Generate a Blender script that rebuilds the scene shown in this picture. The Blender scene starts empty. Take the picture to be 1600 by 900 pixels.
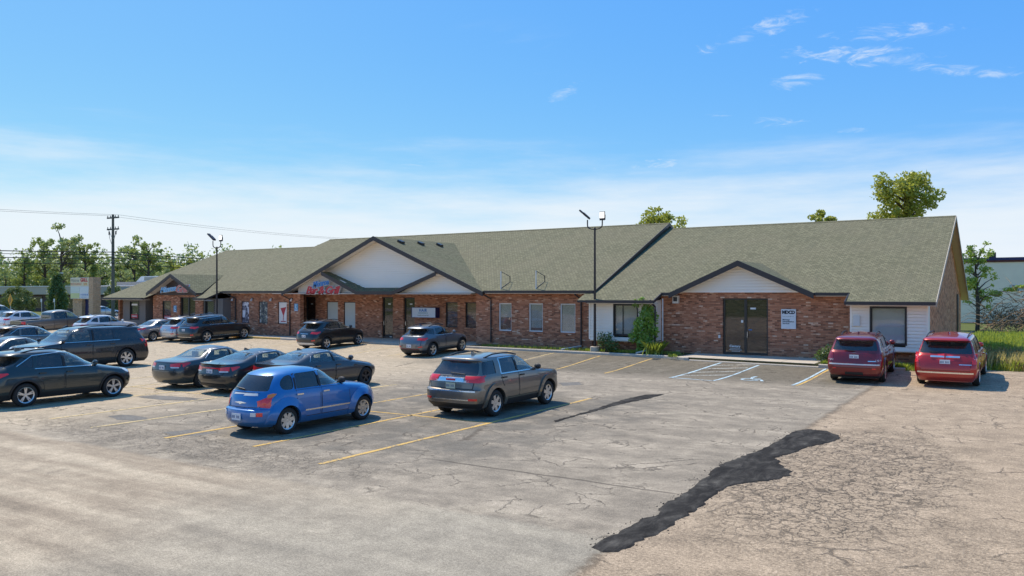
import bpy, bmesh, math, random
import numpy as np
from mathutils import Vector, Matrix
from mathutils.geometry import delaunay_2d_cdt

R = math.radians
scene = bpy.context.scene
COL = scene.collection

# ------------------------------------------------------------------ camera, sky, sun, exposure
YAW = math.atan(800 / 1260.0)
cam_data = bpy.data.cameras.new('camera')
cam_data.sensor_width = 36.0
cam_data.lens = 36.0 * 1260 / 1600
cam_data.shift_y = 7.0 / 1600
cam_data.clip_start = 0.1
cam_data.clip_end = 6000
cam = bpy.data.objects.new('camera', cam_data)
cam.location = (0, 0, 3.3)
cam.rotation_euler = (R(90), 0, YAW)
COL.objects.link(cam)
scene.camera = cam

SUN_EL, SUN_AZ = R(56), R(-71)          # azimuth clockwise from +Y
world = bpy.data.worlds.new('World')
scene.world = world
world.use_nodes = True
wn = world.node_tree
wn.nodes.clear()

def NODE(nt, typ, props=None, **inp):
    n = nt.nodes.new(typ)
    for k, v in (props or {}).items():
        setattr(n, k, v)
    for k, v in inp.items():
        key = int(k[1:]) if k[0] == 'i' and k[1:].isdigit() else k.replace('_', ' ')
        s = n.inputs[key]
        if isinstance(v, bpy.types.NodeSocket):
            nt.links.new(v, s)
        else:
            if hasattr(s.default_value, '__len__') and not hasattr(v, '__len__'):
                v = (v,) * len(s.default_value)
            if hasattr(v, '__len__') and len(s.default_value) == 4 and len(v) == 3:
                v = (*v, 1)
            s.default_value = v
    return n

def MATH(nt, op, a, b=0.0, c=0.0, clamp=False):
    n = nt.nodes.new('ShaderNodeMath'); n.operation = op; n.use_clamp = clamp
    for i, v in enumerate((a, b, c)):
        if isinstance(v, bpy.types.NodeSocket): nt.links.new(v, n.inputs[i])
        else: n.inputs[i].default_value = v
    return n.outputs[0]

def MIX(nt, fac, a, b, blend='MIX'):
    n = nt.nodes.new('ShaderNodeMix'); n.data_type = 'RGBA'; n.blend_type = blend
    for i, v in ((0, fac), (6, a), (7, b)):
        if isinstance(v, bpy.types.NodeSocket): nt.links.new(v, n.inputs[i])
        elif i == 0: n.inputs[0].default_value = v
        else: n.inputs[i].default_value = (*v[:3], 1)
    return n.outputs[2]

def RAMP(nt, fac, stops, interp='LINEAR'):
    n = nt.nodes.new('ShaderNodeValToRGB'); n.color_ramp.interpolation = interp
    e = n.color_ramp.elements
    while len(e) < len(stops): e.new(0.5)
    for el, (p, c) in zip(e, stops):
        el.position = p
        el.color = (*c[:3], 1) if hasattr(c, '__len__') else (c, c, c, 1)
    nt.links.new(fac, n.inputs[0])
    return n.outputs[0]

def GAIN(stops, g, t=(1, 1, 1)):
    return [(p, tuple(min(.9, x * g * k) for x, k in zip(c, t))) for p, c in stops]

def SMOOTH(nt, x, a, b):
    n = nt.nodes.new('ShaderNodeMapRange'); n.interpolation_type = 'SMOOTHSTEP'
    nt.links.new(x, n.inputs[0])
    if a <= b: n.inputs[1].default_value, n.inputs[2].default_value = a, b
    else:
        n.inputs[1].default_value, n.inputs[2].default_value = b, a
        n.inputs[3].default_value, n.inputs[4].default_value = 1, 0
    return n.outputs[0]

sky = NODE(wn, 'ShaderNodeTexSky', dict(sky_type='NISHITA', sun_disc=False, sun_elevation=SUN_EL,
           sun_rotation=SUN_AZ, altitude=200, air_density=1.0, dust_density=0.7, ozone_density=3.0))
tc = NODE(wn, 'ShaderNodeTexCoord')
sep = NODE(wn, 'ShaderNodeSeparateXYZ', Vector=tc.outputs['Generated'])
el = MATH(wn, 'MAXIMUM', sep.outputs[2], 0.02)
# high cirrus: noise on a flat layer far above, drawn out along one wind direction
px = MATH(wn, 'DIVIDE', sep.outputs[0], MATH(wn, 'ADD', el, 0.06))
py = MATH(wn, 'DIVIDE', sep.outputs[1], MATH(wn, 'ADD', el, 0.06))
lay = NODE(wn, 'ShaderNodeCombineXYZ', X=px, Y=py)
rot = NODE(wn, 'ShaderNodeMapping', Vector=lay.outputs[0], Rotation=(0, 0, R(-32)), Scale=(0.55, 1.5, 1))
wisp = NODE(wn, 'ShaderNodeTexNoise', Vector=rot.outputs[0], Scale=1.05, Detail=9, Roughness=0.62, Distortion=0.8)
big = NODE(wn, 'ShaderNodeTexNoise', Vector=lay.outputs[0], Scale=0.42, Detail=2)
cl = MATH(wn, 'MULTIPLY', SMOOTH(wn, wisp.outputs[0], 0.60, 0.80), SMOOTH(wn, big.outputs[0], 0.50, 0.62))
# thin veil low over the horizon, all round
veiln = NODE(wn, 'ShaderNodeTexNoise', Vector=NODE(wn, 'ShaderNodeMapping', Vector=tc.outputs['Generated'], Scale=(2.2, 2.2, 16)).outputs[0], Scale=1.6, Detail=7, Roughness=0.6)
vz = MATH(wn, 'ADD', sep.outputs[2], MATH(wn, 'MULTIPLY', MATH(wn, 'SUBTRACT', veiln.outputs[0], 0.5), 0.16))
veil = MATH(wn, 'MULTIPLY', SMOOTH(wn, vz, 0.185, 0.06), 0.90)
cloud = MATH(wn, 'MAXIMUM', MATH(wn, 'MULTIPLY', cl, 0.75), veil)
# a few separate cirrus wisps: azimuth, elevation, half length, half thickness, tilt, density
WISPS = [(-0.2728, 0.2999, 0.057, 0.0084, -14, 0.75), (-0.1245, 0.2842, 0.061, 0.0086, 2, 0.8), (-0.1575, 0.2626, 0.0765, 0.0109, 9, 0.95), (-0.0496, 0.2338, 0.0449, 0.0055, 9, 0.7), (-0.2297, 0.2424, 0.0255, 0.0075, 0, 0.65), (-0.5023, 0.2415, 0.0222, 0.0063, -26, 0.7), (-0.3207, 0.2116, 0.0185, 0.0031, 0, 0.7), (-0.2461, 0.1978, 0.0316, 0.006, 4, 0.6), (-0.1642, 0.1821, 0.0161, 0.0029, 3, 0.5), (-0.3813, 0.1563, 0.0312, 0.0055, -4, 0.75), (-0.2692, 0.135, 0.0258, 0.0046, -4, 0.7), (-0.692, 0.157, 0.0709, 0.0047, 0, 0.35), (-0.2087, 0.1462, 0.0521, 0.0045, -2, 0.4), (-0.4629, 0.1527, 0.0868, 0.0063, 0, 0.3)]
az_ = MATH(wn, 'ARCTAN2', sep.outputs[0], sep.outputs[1]); el_ = MATH(wn, 'ARCSINE', sep.outputs[2])
rag = NODE(wn, 'ShaderNodeTexNoise', Vector=NODE(wn, 'ShaderNodeMapping', Vector=NODE(wn, 'ShaderNodeCombineXYZ', X=az_, Y=el_).outputs[0], Scale=(22, 75, 1), Rotation=(0, 0, R(8))).outputs[0], Scale=1.0, Detail=8, Roughness=0.68, Distortion=1.2).outputs[0]
for a0, e0, la, lb, tl, st_ in WISPS:
    da = MATH(wn, 'SUBTRACT', az_, a0); de = MATH(wn, 'SUBTRACT', el_, e0); c_, s_ = math.cos(R(-tl)), math.sin(R(-tl))
    u_ = MATH(wn, 'DIVIDE', MATH(wn, 'ADD', MATH(wn, 'MULTIPLY', da, c_), MATH(wn, 'MULTIPLY', de, s_)), la); v_ = MATH(wn, 'DIVIDE', MATH(wn, 'SUBTRACT', MATH(wn, 'MULTIPLY', de, c_), MATH(wn, 'MULTIPLY', da, s_)), lb)
    rr = MATH(wn, 'ADD', MATH(wn, 'ADD', MATH(wn, 'MULTIPLY', u_, u_), MATH(wn, 'MULTIPLY', v_, v_)), MATH(wn, 'MULTIPLY', MATH(wn, 'SUBTRACT', rag, 0.5), -9.0))
    cloud = MATH(wn, 'MAXIMUM', cloud, MATH(wn, 'MULTIPLY', SMOOTH(wn, rr, 1.2, -2.2), st_ * 0.85))
hs = NODE(wn, 'ShaderNodeHueSaturation', Hue=0.497, Saturation=1.30, Value=0.98, Color=sky.outputs[0])
azure = MIX(wn, 0.50, hs.outputs[0], (0.50, 2.38, 5.6))
_s = NODE(wn, 'ShaderNodeSeparateColor', Color=azure)
azure = NODE(wn, 'ShaderNodeCombineColor', Red=_s.outputs[0], Green=MATH(wn, 'MULTIPLY', _s.outputs[1], 0.95), Blue=MATH(wn, 'MINIMUM', _s.outputs[2], 5.4)).outputs[0]
skycol = MIX(wn, cloud, azure, (4.75, 5.1, 5.4))
bg = NODE(wn, 'ShaderNodeBackground', Color=skycol, Strength=0.128)
NODE(wn, 'ShaderNodeOutputWorld', Surface=bg.outputs[0])

sun_data = bpy.data.lights.new('sun', 'SUN')
sun_data.energy = 3.5
sun_data.angle = R(0.5)
sun_data.color = (1.0, 0.905, 0.765)
sun = bpy.data.objects.new('sun', sun_data)
COL.objects.link(sun)
sdir = Vector((math.sin(SUN_AZ) * math.cos(SUN_EL), math.cos(SUN_AZ) * math.cos(SUN_EL), math.sin(SUN_EL)))
sun.rotation_euler = sdir.to_track_quat('Z', 'Y').to_euler()
sun.location = (-40, 40, 60)

scene.view_settings.view_transform = 'Standard'
scene.view_settings.look = 'None'
scene.view_settings.gamma = 1.0
scene.view_settings.exposure = 0.50
scene.view_settings.use_curve_mapping = False

# ------------------------------------------------------------------ object helpers
def tag(o, label=None, cat=None, group=None, kind=None):
    if label: o['label'] = label
    if cat: o['category'] = cat
    if group: o['group'] = group
    if kind: o['kind'] = kind
    return o

def empty(name, loc=(0, 0, 0), rz=0.0):
    o = bpy.data.objects.new(name, None)
    o.location = loc; o.rotation_euler = (0, 0, rz); o.empty_display_size = 0.3
    COL.objects.link(o)
    return o

def obj(name, me, parent=None, loc=None):
    o = bpy.data.objects.new(name, me)
    COL.objects.link(o)
    if parent is not None: o.parent = parent
    if loc is not None: o.location = loc
    return o

class MB:
    """collects polygons, then becomes ONE mesh"""
    def __init__(s): s.v = []; s.f = []; s.m = []
    def add(s, vs, fs, m=0):
        b = len(s.v); s.v += [tuple(v) for v in vs]
        for f in fs: s.f.append(tuple(b + i for i in f)); s.m.append(m)
        return s
    def box(s, x0, x1, y0, y1, z0, z1, m=0):
        return s.add([(x0,y0,z0),(x1,y0,z0),(x1,y1,z0),(x0,y1,z0),(x0,y0,z1),(x1,y0,z1),(x1,y1,z1),(x0,y1,z1)],
                     [(0,3,2,1),(4,5,6,7),(0,1,5,4),(1,2,6,5),(2,3,7,6),(3,0,4,7)], m)
    def prism(s, pts, off, m=0):
        """closed polygon (list of 3d) extruded by the vector off"""
        n = len(pts); o = Vector(off)
        vs = [Vector(p) for p in pts] + [Vector(p) + o for p in pts]
        return s.add(vs, [tuple(range(n - 1, -1, -1)), tuple(range(n, 2 * n))] + [(i, (i + 1) % n, n + (i + 1) % n, n + i) for i in range(n)], m)
    def tube(s, pts, r, n=8, m=0, caps=True):
        pts = [Vector(p) for p in pts]; rings = []
        rr = r if hasattr(r, '__len__') else [r] * len(pts)
        b = len(s.v); up = None
        for i, p in enumerate(pts):
            d = (pts[min(i + 1, len(pts) - 1)] - pts[max(i - 1, 0)]).normalized()
            a = d.cross(Vector((0, 0, 1)))
            if a.length < 0.02: a = d.cross(Vector((1, 0, 0)))
            a.normalize(); c = d.cross(a)
            if up is not None and a.dot(up) < 0: a = -a; c = -c
            up = a
            for k in range(n):
                t = 2 * math.pi * k / n
                s.v.append(tuple(p + (a * math.cos(t) + c * math.sin(t)) * rr[i]))
        for i in range(len(pts) - 1):
            for k in range(n):
                s.f.append((b + i*n + k, b + i*n + (k+1) % n, b + (i+1)*n + (k+1) % n, b + (i+1)*n + k)); s.m.append(m)
        if caps:
            s.f.append(tuple(b + k for k in range(n - 1, -1, -1))); s.m.append(m)
            s.f.append(tuple(b + (len(pts)-1)*n + k for k in range(n))); s.m.append(m)
        return s
    def lathe(s, prof, n=28, m=0, closed=False):
        """profile (r, y) turned round the y axis"""
        b = len(s.v); k = len(prof)
        for j in range(n):
            t = 2 * math.pi * j / n
            for r, y in prof: s.v.append((r * math.cos(t), y, r * math.sin(t)))
        for j in range(n):
            j2 = (j + 1) % n
            for i in range(k if closed else k - 1):
                i2 = (i + 1) % k
                s.f.append((b + j*k + i, b + j2*k + i, b + j2*k + i2, b + j*k + i2)); s.m.append(m)
        return s
    def mesh(s, name, mats, smooth=False, angle=35, fix=False):
        me = bpy.data.meshes.new(name)
        me.from_pydata(s.v, [], s.f)
        if not isinstance(mats, (list, tuple)): mats = [mats]
        for m in mats: me.materials.append(m)
        if len(mats) > 1: me.polygons.foreach_set('material_index', s.m)
        if fix:
            bm = bmesh.new(); bm.from_mesh(me); bmesh.ops.recalc_face_normals(bm, faces=bm.faces); bm.to_mesh(me); bm.free()
        if smooth:
            me.shade_smooth(); me.set_sharp_from_angle(angle=R(angle))
        me.update()
        return me
    def build(s, name, mats, parent=None, loc=None, smooth=False, angle=35, fix=False):
        return obj(name, s.mesh(name, mats, smooth, angle, fix), parent, loc)

def text_mesh(txt, size, mats, extrude=0.01, shear=0.0, spacing=1.0, bold=0.0, align='CENTER'):
    cu = bpy.data.curves.new('txt', 'FONT')
    cu.body = txt; cu.size = size; cu.extrude = extrude; cu.shear = shear; cu.space_character = spacing
    cu.offset = bold; cu.align_x = align; cu.align_y = 'CENTER'; cu.resolution_u = 3
    o = bpy.data.objects.new('txt', cu); COL.objects.link(o)
    dg = bpy.context.evaluated_depsgraph_get(); dg.update()
    me = bpy.data.meshes.new_from_object(o.evaluated_get(dg))
    bpy.data.objects.remove(o); bpy.data.curves.remove(cu)
    me.materials.clear()
    for m in (mats if isinstance(mats, (list, tuple)) else [mats]): me.materials.append(m)
    return me

def text(name, txt, size, mat, parent, loc, rot=(R(90), 0, 0), **kw):
    o = obj(name, text_mesh(txt, size, mat, **kw), parent, loc)
    o.rotation_euler = rot
    return o

# ------------------------------------------------------------------ materials
def new_mat(name):
    m = bpy.data.materials.new(name); m.use_nodes = True
    nt = m.node_tree; nt.nodes.clear()
    out = nt.nodes.new('ShaderNodeOutputMaterial')
    b = nt.nodes.new('ShaderNodeBsdfPrincipled')
    nt.links.new(b.outputs[0], out.inputs[0])
    return m, nt, b

def setc(nt, b, key, v):
    s = b.inputs[key]
    if isinstance(v, bpy.types.NodeSocket): nt.links.new(v, s)
    elif hasattr(v, '__len__') and len(v) == 3: s.default_value = (*v, 1)
    else: s.default_value = v

def OBJ(nt):
    return NODE(nt, 'ShaderNodeTexCoord').outputs['Object']
def POS(nt):
    return NODE(nt, 'ShaderNodeNewGeometry').outputs['Position']
def NOISE(nt, vec, scale, detail=4, rough=0.55, dist=0.0, mp=None):
    if mp: vec = NODE(nt, 'ShaderNodeMapping', Vector=vec, Scale=mp).outputs[0]
    return NODE(nt, 'ShaderNodeTexNoise', Vector=vec, Scale=scale, Detail=detail, Roughness=rough, Distortion=dist).outputs[0]
def BUMP(nt, b, h, strength=0.3, dist=0.02):
    nt.links.new(NODE(nt, 'ShaderNodeBump', Strength=strength, Distance=dist, Height=h).outputs[0], b.inputs['Normal'])

def simple(name, col, rough=0.6, metal=0.0, var=0.15, scale=6.0, bump=0.0, spec=0.5, coat=0.0, mp=None):
    m, nt, b = new_mat(name)
    n = NOISE(nt, OBJ(nt), scale, 5, 0.6, mp=mp)
    c = MIX(nt, n, [x * (1 - var) for x in col], [min(1, x * (1 + var)) for x in col])
    setc(nt, b, 'Base Color', c)
    setc(nt, b, 'Roughness', MATH(nt, 'ADD', rough - 0.06, MATH(nt, 'MULTIPLY', n, 0.12)))
    setc(nt, b, 'Metallic', metal); setc(nt, b, 'Specular IOR Level', spec)
    if coat: setc(nt, b, 'Coat Weight', coat); setc(nt, b, 'Coat Roughness', 0.04)
    if bump: BUMP(nt, b, NOISE(nt, OBJ(nt), scale * 8, 3), bump, 0.01)
    return m

def mat_brick():
    m, nt, b = new_mat('brick')
    p = POS(nt); s = NODE(nt, 'ShaderNodeSeparateXYZ', Vector=p)
    u = MATH(nt, 'ADD', s.outputs[0], s.outputs[1])
    v = NODE(nt, 'ShaderNodeCombineXYZ', X=u, Y=s.outputs[2]).outputs[0]
    br = NODE(nt, 'ShaderNodeTexBrick', dict(offset=0.5), Vector=v, Color1=(0, 0, 0), Color2=(1, 1, 1), Mortar=(0.5, 0.5, 0.5),
              Scale=1.0, Mortar_Size=0.006, Mortar_Smooth=0.15, Bias=0.0, Brick_Width=0.215, Row_Height=0.072)
    big = NOISE(nt, v, 1.6, 4, 0.65, mp=(0.6, 1.6, 1))
    k = MATH(nt, 'ADD', br.outputs['Color'], MATH(nt, 'MULTIPLY', MATH(nt, 'SUBTRACT', big, 0.5), 0.55), clamp=True)
    c = RAMP(nt, k, [(0.0, (0.22, 0.098, 0.060)), (0.18, (0.36, 0.145, 0.082)), (0.42, (0.47, 0.190, 0.105)), (0.66, (0.54, 0.230, 0.130)),
                     (0.92, (0.62, 0.295, 0.175)), (0.975, (0.70, 0.42, 0.28)), (1.0, (0.78, 0.55, 0.40))])
    dirt = SMOOTH(nt, NOISE(nt, v, 0.9, 5, 0.6), 0.42, 0.72)
    c = MIX(nt, MATH(nt, 'MULTIPLY', dirt, 0.25), c, (0.27, 0.135, 0.08))
    c = MIX(nt, br.outputs['Fac'], c, (0.40, 0.23, 0.145))
    setc(nt, b, 'Base Color', c); setc(nt, b, 'Roughness', 0.86); setc(nt, b, 'Specular IOR Level', 0.25)
    h = MATH(nt, 'ADD', MATH(nt, 'MULTIPLY', MATH(nt, 'SUBTRACT', 1.0, br.outputs['Fac']), 1.0), MATH(nt, 'MULTIPLY', k, 0.5))
    BUMP(nt, b, h, 0.8, 0.015)
    return m

def mat_shingle(name, along, tint=(1, 1, 1)):
    """along = 0: courses run along X; 1: along Y"""
    m, nt, b = new_mat(name)
    s = NODE(nt, 'ShaderNodeSeparateXYZ', Vector=POS(nt))
    v = NODE(nt, 'ShaderNodeCombineXYZ', X=s.outputs[along], Y=s.outputs[1 - along]).outputs[0]
    br = NODE(nt, 'ShaderNodeTexBrick', dict(offset=0.37), Vector=v, Color1=(0, 0, 0), Color2=(1, 1, 1), Mortar=(0.2, 0.2, 0.2),
              Scale=1.0, Mortar_Size=0.017, Mortar_Smooth=0.3, Bias=0.0, Brick_Width=0.19, Row_Height=0.135)
    fine = NOISE(nt, v, 38, 3, 0.7)
    blot = NOISE(nt, v, 0.35, 5, 0.6)
    strk = NOISE(nt, v, 1.3, 4, 0.6, mp=(1.0, 0.25, 1))
    k = MATH(nt, 'ADD', MATH(nt, 'MULTIPLY', br.outputs['Color'], 0.40), MATH(nt, 'MULTIPLY', fine, 0.52))
    c = RAMP(nt, k, [(0.10, [a * t for a, t in zip((0.125, 0.118, 0.075), tint)]), (0.45, [a * t for a, t in zip((0.232, 0.217, 0.142), tint)]),
                     (0.72, [a * t for a, t in zip((0.325, 0.298, 0.200), tint)]), (0.95, [a * t for a, t in zip((0.46, 0.41, 0.29), tint)])])
    c = MIX(nt, MATH(nt, 'MULTIPLY', SMOOTH(nt, blot, 0.38, 0.70), 0.42), c, (0.27, 0.235, 0.165))
    c = MIX(nt, MATH(nt, 'MULTIPLY', SMOOTH(nt, strk, 0.52, 0.78), 0.40), c, (0.16, 0.165, 0.12))
    c = MIX(nt, 1.0, c, (0.83, 0.835, 0.745), 'MULTIPLY')
    c = MIX(nt, MATH(nt, 'MULTIPLY', br.outputs['Fac'], 0.65), c, (0.075, 0.078, 0.06))
    setc(nt, b, 'Base Color', c); setc(nt, b, 'Roughness', 0.92); setc(nt, b, 'Specular IOR Level', 0.2)
    tri = MATH(nt, 'FRACT', MATH(nt, 'DIVIDE', s.outputs[1 - along], 0.135))
    BUMP(nt, b, MATH(nt, 'ADD', MATH(nt, 'SUBTRACT', br.outputs['Color'], MATH(nt, 'MULTIPLY', tri, 1.2)), fine), 0.55, 0.02)
    return m

def mat_paint(name, col, metal=0.35, rough=0.34, flake=0.12):
    m, nt, b = new_mat(name)
    n = NOISE(nt, OBJ(nt), 3.0, 4, 0.6)
    dust = SMOOTH(nt, NOISE(nt, OBJ(nt), 1.8, 6, 0.65), 0.45, 0.85)
    z = NODE(nt, 'ShaderNodeSeparateXYZ', Vector=OBJ(nt)).outputs[2]
    low = SMOOTH(nt, MATH(nt, 'ADD', z, MATH(nt, 'MULTIPLY', n, 0.3)), 0.75, 0.25)
    c = MIX(nt, n, [x * (1 - flake) for x in col], [min(1, x * (1 + flake)) for x in col])
    c = MIX(nt, MATH(nt, 'MULTIPLY', MATH(nt, 'ADD', MATH(nt, 'MULTIPLY', low, 0.30), MATH(nt, 'MULTIPLY', dust, 0.05)), 1.0), c, (0.16, 0.14, 0.115))
    setc(nt, b, 'Base Color', c); setc(nt, b, 'Metallic', metal)
    setc(nt, b, 'Roughness', MATH(nt, 'ADD', rough, MATH(nt, 'MULTIPLY', MATH(nt, 'ADD', dust, low), 0.1)))
    setc(nt, b, 'Coat Weight', 1.0); setc(nt, b, 'Coat IOR', 1.5); setc(nt, b, 'Coat Roughness', MATH(nt, 'ADD', 0.015, MATH(nt, 'MULTIPLY', dust, 0.06)))
    return m

def mat_glass(name, tint=(0.35, 0.4, 0.4), ior=1.5, haze=0.03):
    m = bpy.data.materials.new(name); m.use_nodes = True
    nt = m.node_tree; nt.nodes.clear()
    out = nt.nodes.new('ShaderNodeOutputMaterial')
    tr = NODE(nt, 'ShaderNodeBsdfTransparent', Color=tint)
    df = NODE(nt, 'ShaderNodeBsdfDiffuse', Color=(0.35, 0.36, 0.36))
    gl = NODE(nt, 'ShaderNodeBsdfGlossy', Color=(1, 1, 1), Roughness=0.03)
    bf = NODE(nt, 'ShaderNodeNewGeometry').outputs['Backfacing']      # same reflectance from either side of the sheet
    fr = NODE(nt, 'ShaderNodeFresnel', IOR=MATH(nt, 'ADD', ior, MATH(nt, 'MULTIPLY', bf, 1.0 / ior - ior)))
    n = NOISE(nt, OBJ(nt), 2.5, 4)
    a = NODE(nt, 'ShaderNodeMixShader', i0=MATH(nt, 'MULTIPLY', n, haze * 2), i1=tr.outputs[0], i2=df.outputs[0])
    x = NODE(nt, 'ShaderNodeMixShader', i0=fr.outputs[0], i1=a.outputs[0], i2=gl.outputs[0])
    nt.links.new(x.outputs[0], out.inputs[0])
    return m

def mat_leaf(name, col, var=0.35, trans=0.35):
    m = bpy.data.materials.new(name); m.use_nodes = True
    nt = m.node_tree; nt.nodes.clear()
    out = nt.nodes.new('ShaderNodeOutputMaterial')
    p = POS(nt)
    n = NOISE(nt, p, 0.8, 3); n2 = NOISE(nt, p, 9.0, 2)
    k = MATH(nt, 'ADD', MATH(nt, 'MULTIPLY', n, 0.6), MATH(nt, 'MULTIPLY', n2, 0.4))
    c = RAMP(nt, k, [(0.25, [x * (1 - var) for x in col]), (0.5, col), (0.75, [min(1, x * (1 + var) * t) for x, t in zip(col, (1.15, 1.0, 0.8))])])
    d = NODE(nt, 'ShaderNodeBsdfDiffuse', Color=c)
    t = NODE(nt, 'ShaderNodeBsdfTranslucent', Color=MIX(nt, 0.5, c, (0.22, 0.28, 0.03)))
    g = NODE(nt, 'ShaderNodeBsdfGlossy', Color=(0.8, 0.85, 0.8), Roughness=0.45)
    x = NODE(nt, 'ShaderNodeMixShader', i0=trans, i1=d.outputs[0], i2=t.outputs[0])
    y = NODE(nt, 'ShaderNodeMixShader', i0=0.05, i1=x.outputs[0], i2=g.outputs[0])
    nt.links.new(y.outputs[0], out.inputs[0])
    return m

def mat_asphalt():
    m, nt, b = new_mat('asphalt')
    p = POS(nt); s = NODE(nt, 'ShaderNodeSeparateXYZ', Vector=p)
    X, Y = s.outputs[0], s.outputs[1]
    n_l = NOISE(nt, p, 0.22, 4, 0.6); n_m = NOISE(nt, p, 0.9, 5, 0.62); n_s = NOISE(nt, p, 6.0, 4, 0.6)
    grit = NOISE(nt, p, 55, 2, 0.7); grit2 = NOISE(nt, p, 22, 3, 0.75)
    strX = NOISE(nt, p, 0.8, 5, 0.6, mp=(0.22, 1.6, 1)); strY = NOISE(nt, p, 0.8, 5, 0.6, mp=(1.6, 0.22, 1))
    wob = MATH(nt, 'MULTIPLY', MATH(nt, 'SUBTRACT', n_m, 0.5), 1.6)
    wob2 = MATH(nt, 'MULTIPLY', MATH(nt, 'SUBTRACT', n_l, 0.5), 6.0)
    # old grey asphalt, sun-bleached in blotches
    c = RAMP(nt, MATH(nt, 'ADD', MATH(nt, 'MULTIPLY', n_m, 0.6), MATH(nt, 'MULTIPLY', strX, 0.4)),
             GAIN([(0.30, (0.150, 0.142, 0.130)), (0.48, (0.225, 0.212, 0.192)), (0.64, (0.325, 0.305, 0.275)), (0.8, (0.40, 0.375, 0.335))], 1.12, (1.05, 1, .94)))
    # stall strip where the sealer survives: darker
    stall = MATH(nt, 'MULTIPLY', SMOOTH(nt, MATH(nt, 'ADD', Y, wob2), 10.8, 13.0), SMOOTH(nt, MATH(nt, 'ADD', Y, wob2), 24.5, 21.0))
    stall = MATH(nt, 'MULTIPLY', stall, MATH(nt, 'MULTIPLY', SMOOTH(nt, MATH(nt, 'ADD', X, wob), -7.5, -10.5), SMOOTH(nt, MATH(nt, 'ADD', X, wob2), -24.0, -15.0)))
    c = MIX(nt, MATH(nt, 'MULTIPLY', stall, SMOOTH(nt, n_m, 0.75, 0.35)), c, (0.15, 0.142, 0.128))
    lft = SMOOTH(nt, MATH(nt, 'ADD', X, wob2), -17.0, -24.0)
    c = MIX(nt, MATH(nt, 'MULTIPLY', lft, 0.8), c, MIX(nt, n_m, (0.36, 0.305, 0.235), (0.54, 0.465, 0.365)))
    front = MATH(nt, 'MULTIPLY', SMOOTH(nt, MATH(nt, 'ADD', Y, MATH(nt, 'MULTIPLY', wob, 1.6)), 28.2, 31.4), MATH(nt, 'MULTIPLY', SMOOTH(nt, MATH(nt, 'ADD', X, wob2), -27.5, -21.0), SMOOTH(nt, MATH(nt, 'ADD', X, MATH(nt, 'MULTIPLY', wob, 0.4)), -4.6, -5.4)))
    c = MIX(nt, MATH(nt, 'MULTIPLY', front, MATH(nt, 'SUBTRACT', 1.0, MATH(nt, 'MULTIPLY', SMOOTH(nt, strY, 0.5, 0.75), 0.6))), c, (0.15, 0.137, 0.113))
    # aisle along the front: worn brown, streaked by traffic
    aisle = SMOOTH(nt, MATH(nt, 'ADD', Y, MATH(nt, 'MULTIPLY', wob, 0.28)), 9.95, 9.70)
    ca = RAMP(nt, strX, GAIN([(0.28, (0.140, 0.118, 0.094)), (0.45, (0.235, 0.20, 0.16)), (0.62, (0.315, 0.275, 0.222)), (0.8, (0.37, 0.325, 0.265))], 1.35))
    ca = MIX(nt, MATH(nt, 'MULTIPLY', SMOOTH(nt, MATH(nt, 'ADD', X, wob2), -12.5, -7.0), 0.75), ca, MIX(nt, strX, (0.21, 0.205, 0.186), (0.36, 0.34, 0.295)))
    c = MIX(nt, aisle, c, ca)
    edge = MATH(nt, 'MULTIPLY', SMOOTH(nt, MATH(nt, 'ABSOLUTE', MATH(nt, 'SUBTRACT', MATH(nt, 'ADD', Y, MATH(nt, 'MULTIPLY', wob, 0.28)), 10.12)), 0.42, 0.05), SMOOTH(nt, n_m, 0.45, 0.62))
    c = MIX(nt, MATH(nt, 'MULTIPLY', edge, 0.6), c, (0.40, 0.36, 0.30))
    # drive on the right: coarse pinkish tan mix
    drive = SMOOTH(nt, MATH(nt, 'ADD', X, MATH(nt, 'MULTIPLY', wob, 0.22)), -4.55, -4.38)
    cd = RAMP(nt, MATH(nt, 'ADD', MATH(nt, 'MULTIPLY', n_m, 0.5), MATH(nt, 'MULTIPLY', grit2, 0.5)),
              [(0.25, (0.17, 0.138, 0.108)), (0.5, (0.345, 0.28, 0.215)), (0.72, (0.49, 0.40, 0.315))])
    cd = MIX(nt, MATH(nt, 'MULTIPLY', SMOOTH(nt, MATH(nt, 'ADD', X, wob), -0.6, 1.6), MATH(nt, 'MULTIPLY', SMOOTH(nt, n_m, 0.4, 0.65), 0.6)), cd, (0.30, 0.22, 0.15))
    c = MIX(nt, drive, c, cd)
    joint = MATH(nt, 'MULTIPLY', SMOOTH(nt, MATH(nt, 'ABSOLUTE', MATH(nt, 'ADD', MATH(nt, 'ADD', X, MATH(nt, 'MULTIPLY', wob, 0.22)), 4.46)), 0.16, 0.02), SMOOTH(nt, n_s, 0.35, 0.55))
    c = MIX(nt, MATH(nt, 'MULTIPLY', joint, 0.65), c, (0.12, 0.095, 0.07))
    # oil and tyre stains
    st = SMOOTH(nt, NOISE(nt, p, 0.55, 6, 0.7), 0.62, 0.74)
    c = MIX(nt, MATH(nt, 'MULTIPLY', st, 0.35), c, (0.085, 0.080, 0.074))
    # stone in the mix
    c = MIX(nt, 1.0, c, (1.05, 0.985, 0.87), 'MULTIPLY')
    c = MIX(nt, 0.55, c, RAMP(nt, NOISE(nt, p, 2.6, 6, 0.72), [(0.30, 0.30), (0.5, 0.5), (0.70, 0.72)]), 'OVERLAY')
    c = MIX(nt, 0.55, c, RAMP(nt, grit, [(0.32, 0.20), (0.5, 0.5), (0.70, 0.86)]), 'OVERLAY')
    c = MIX(nt, 0.45, c, RAMP(nt, grit2, [(0.30, 0.24), (0.5, 0.5), (0.70, 0.78)]), 'OVERLAY')
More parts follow.
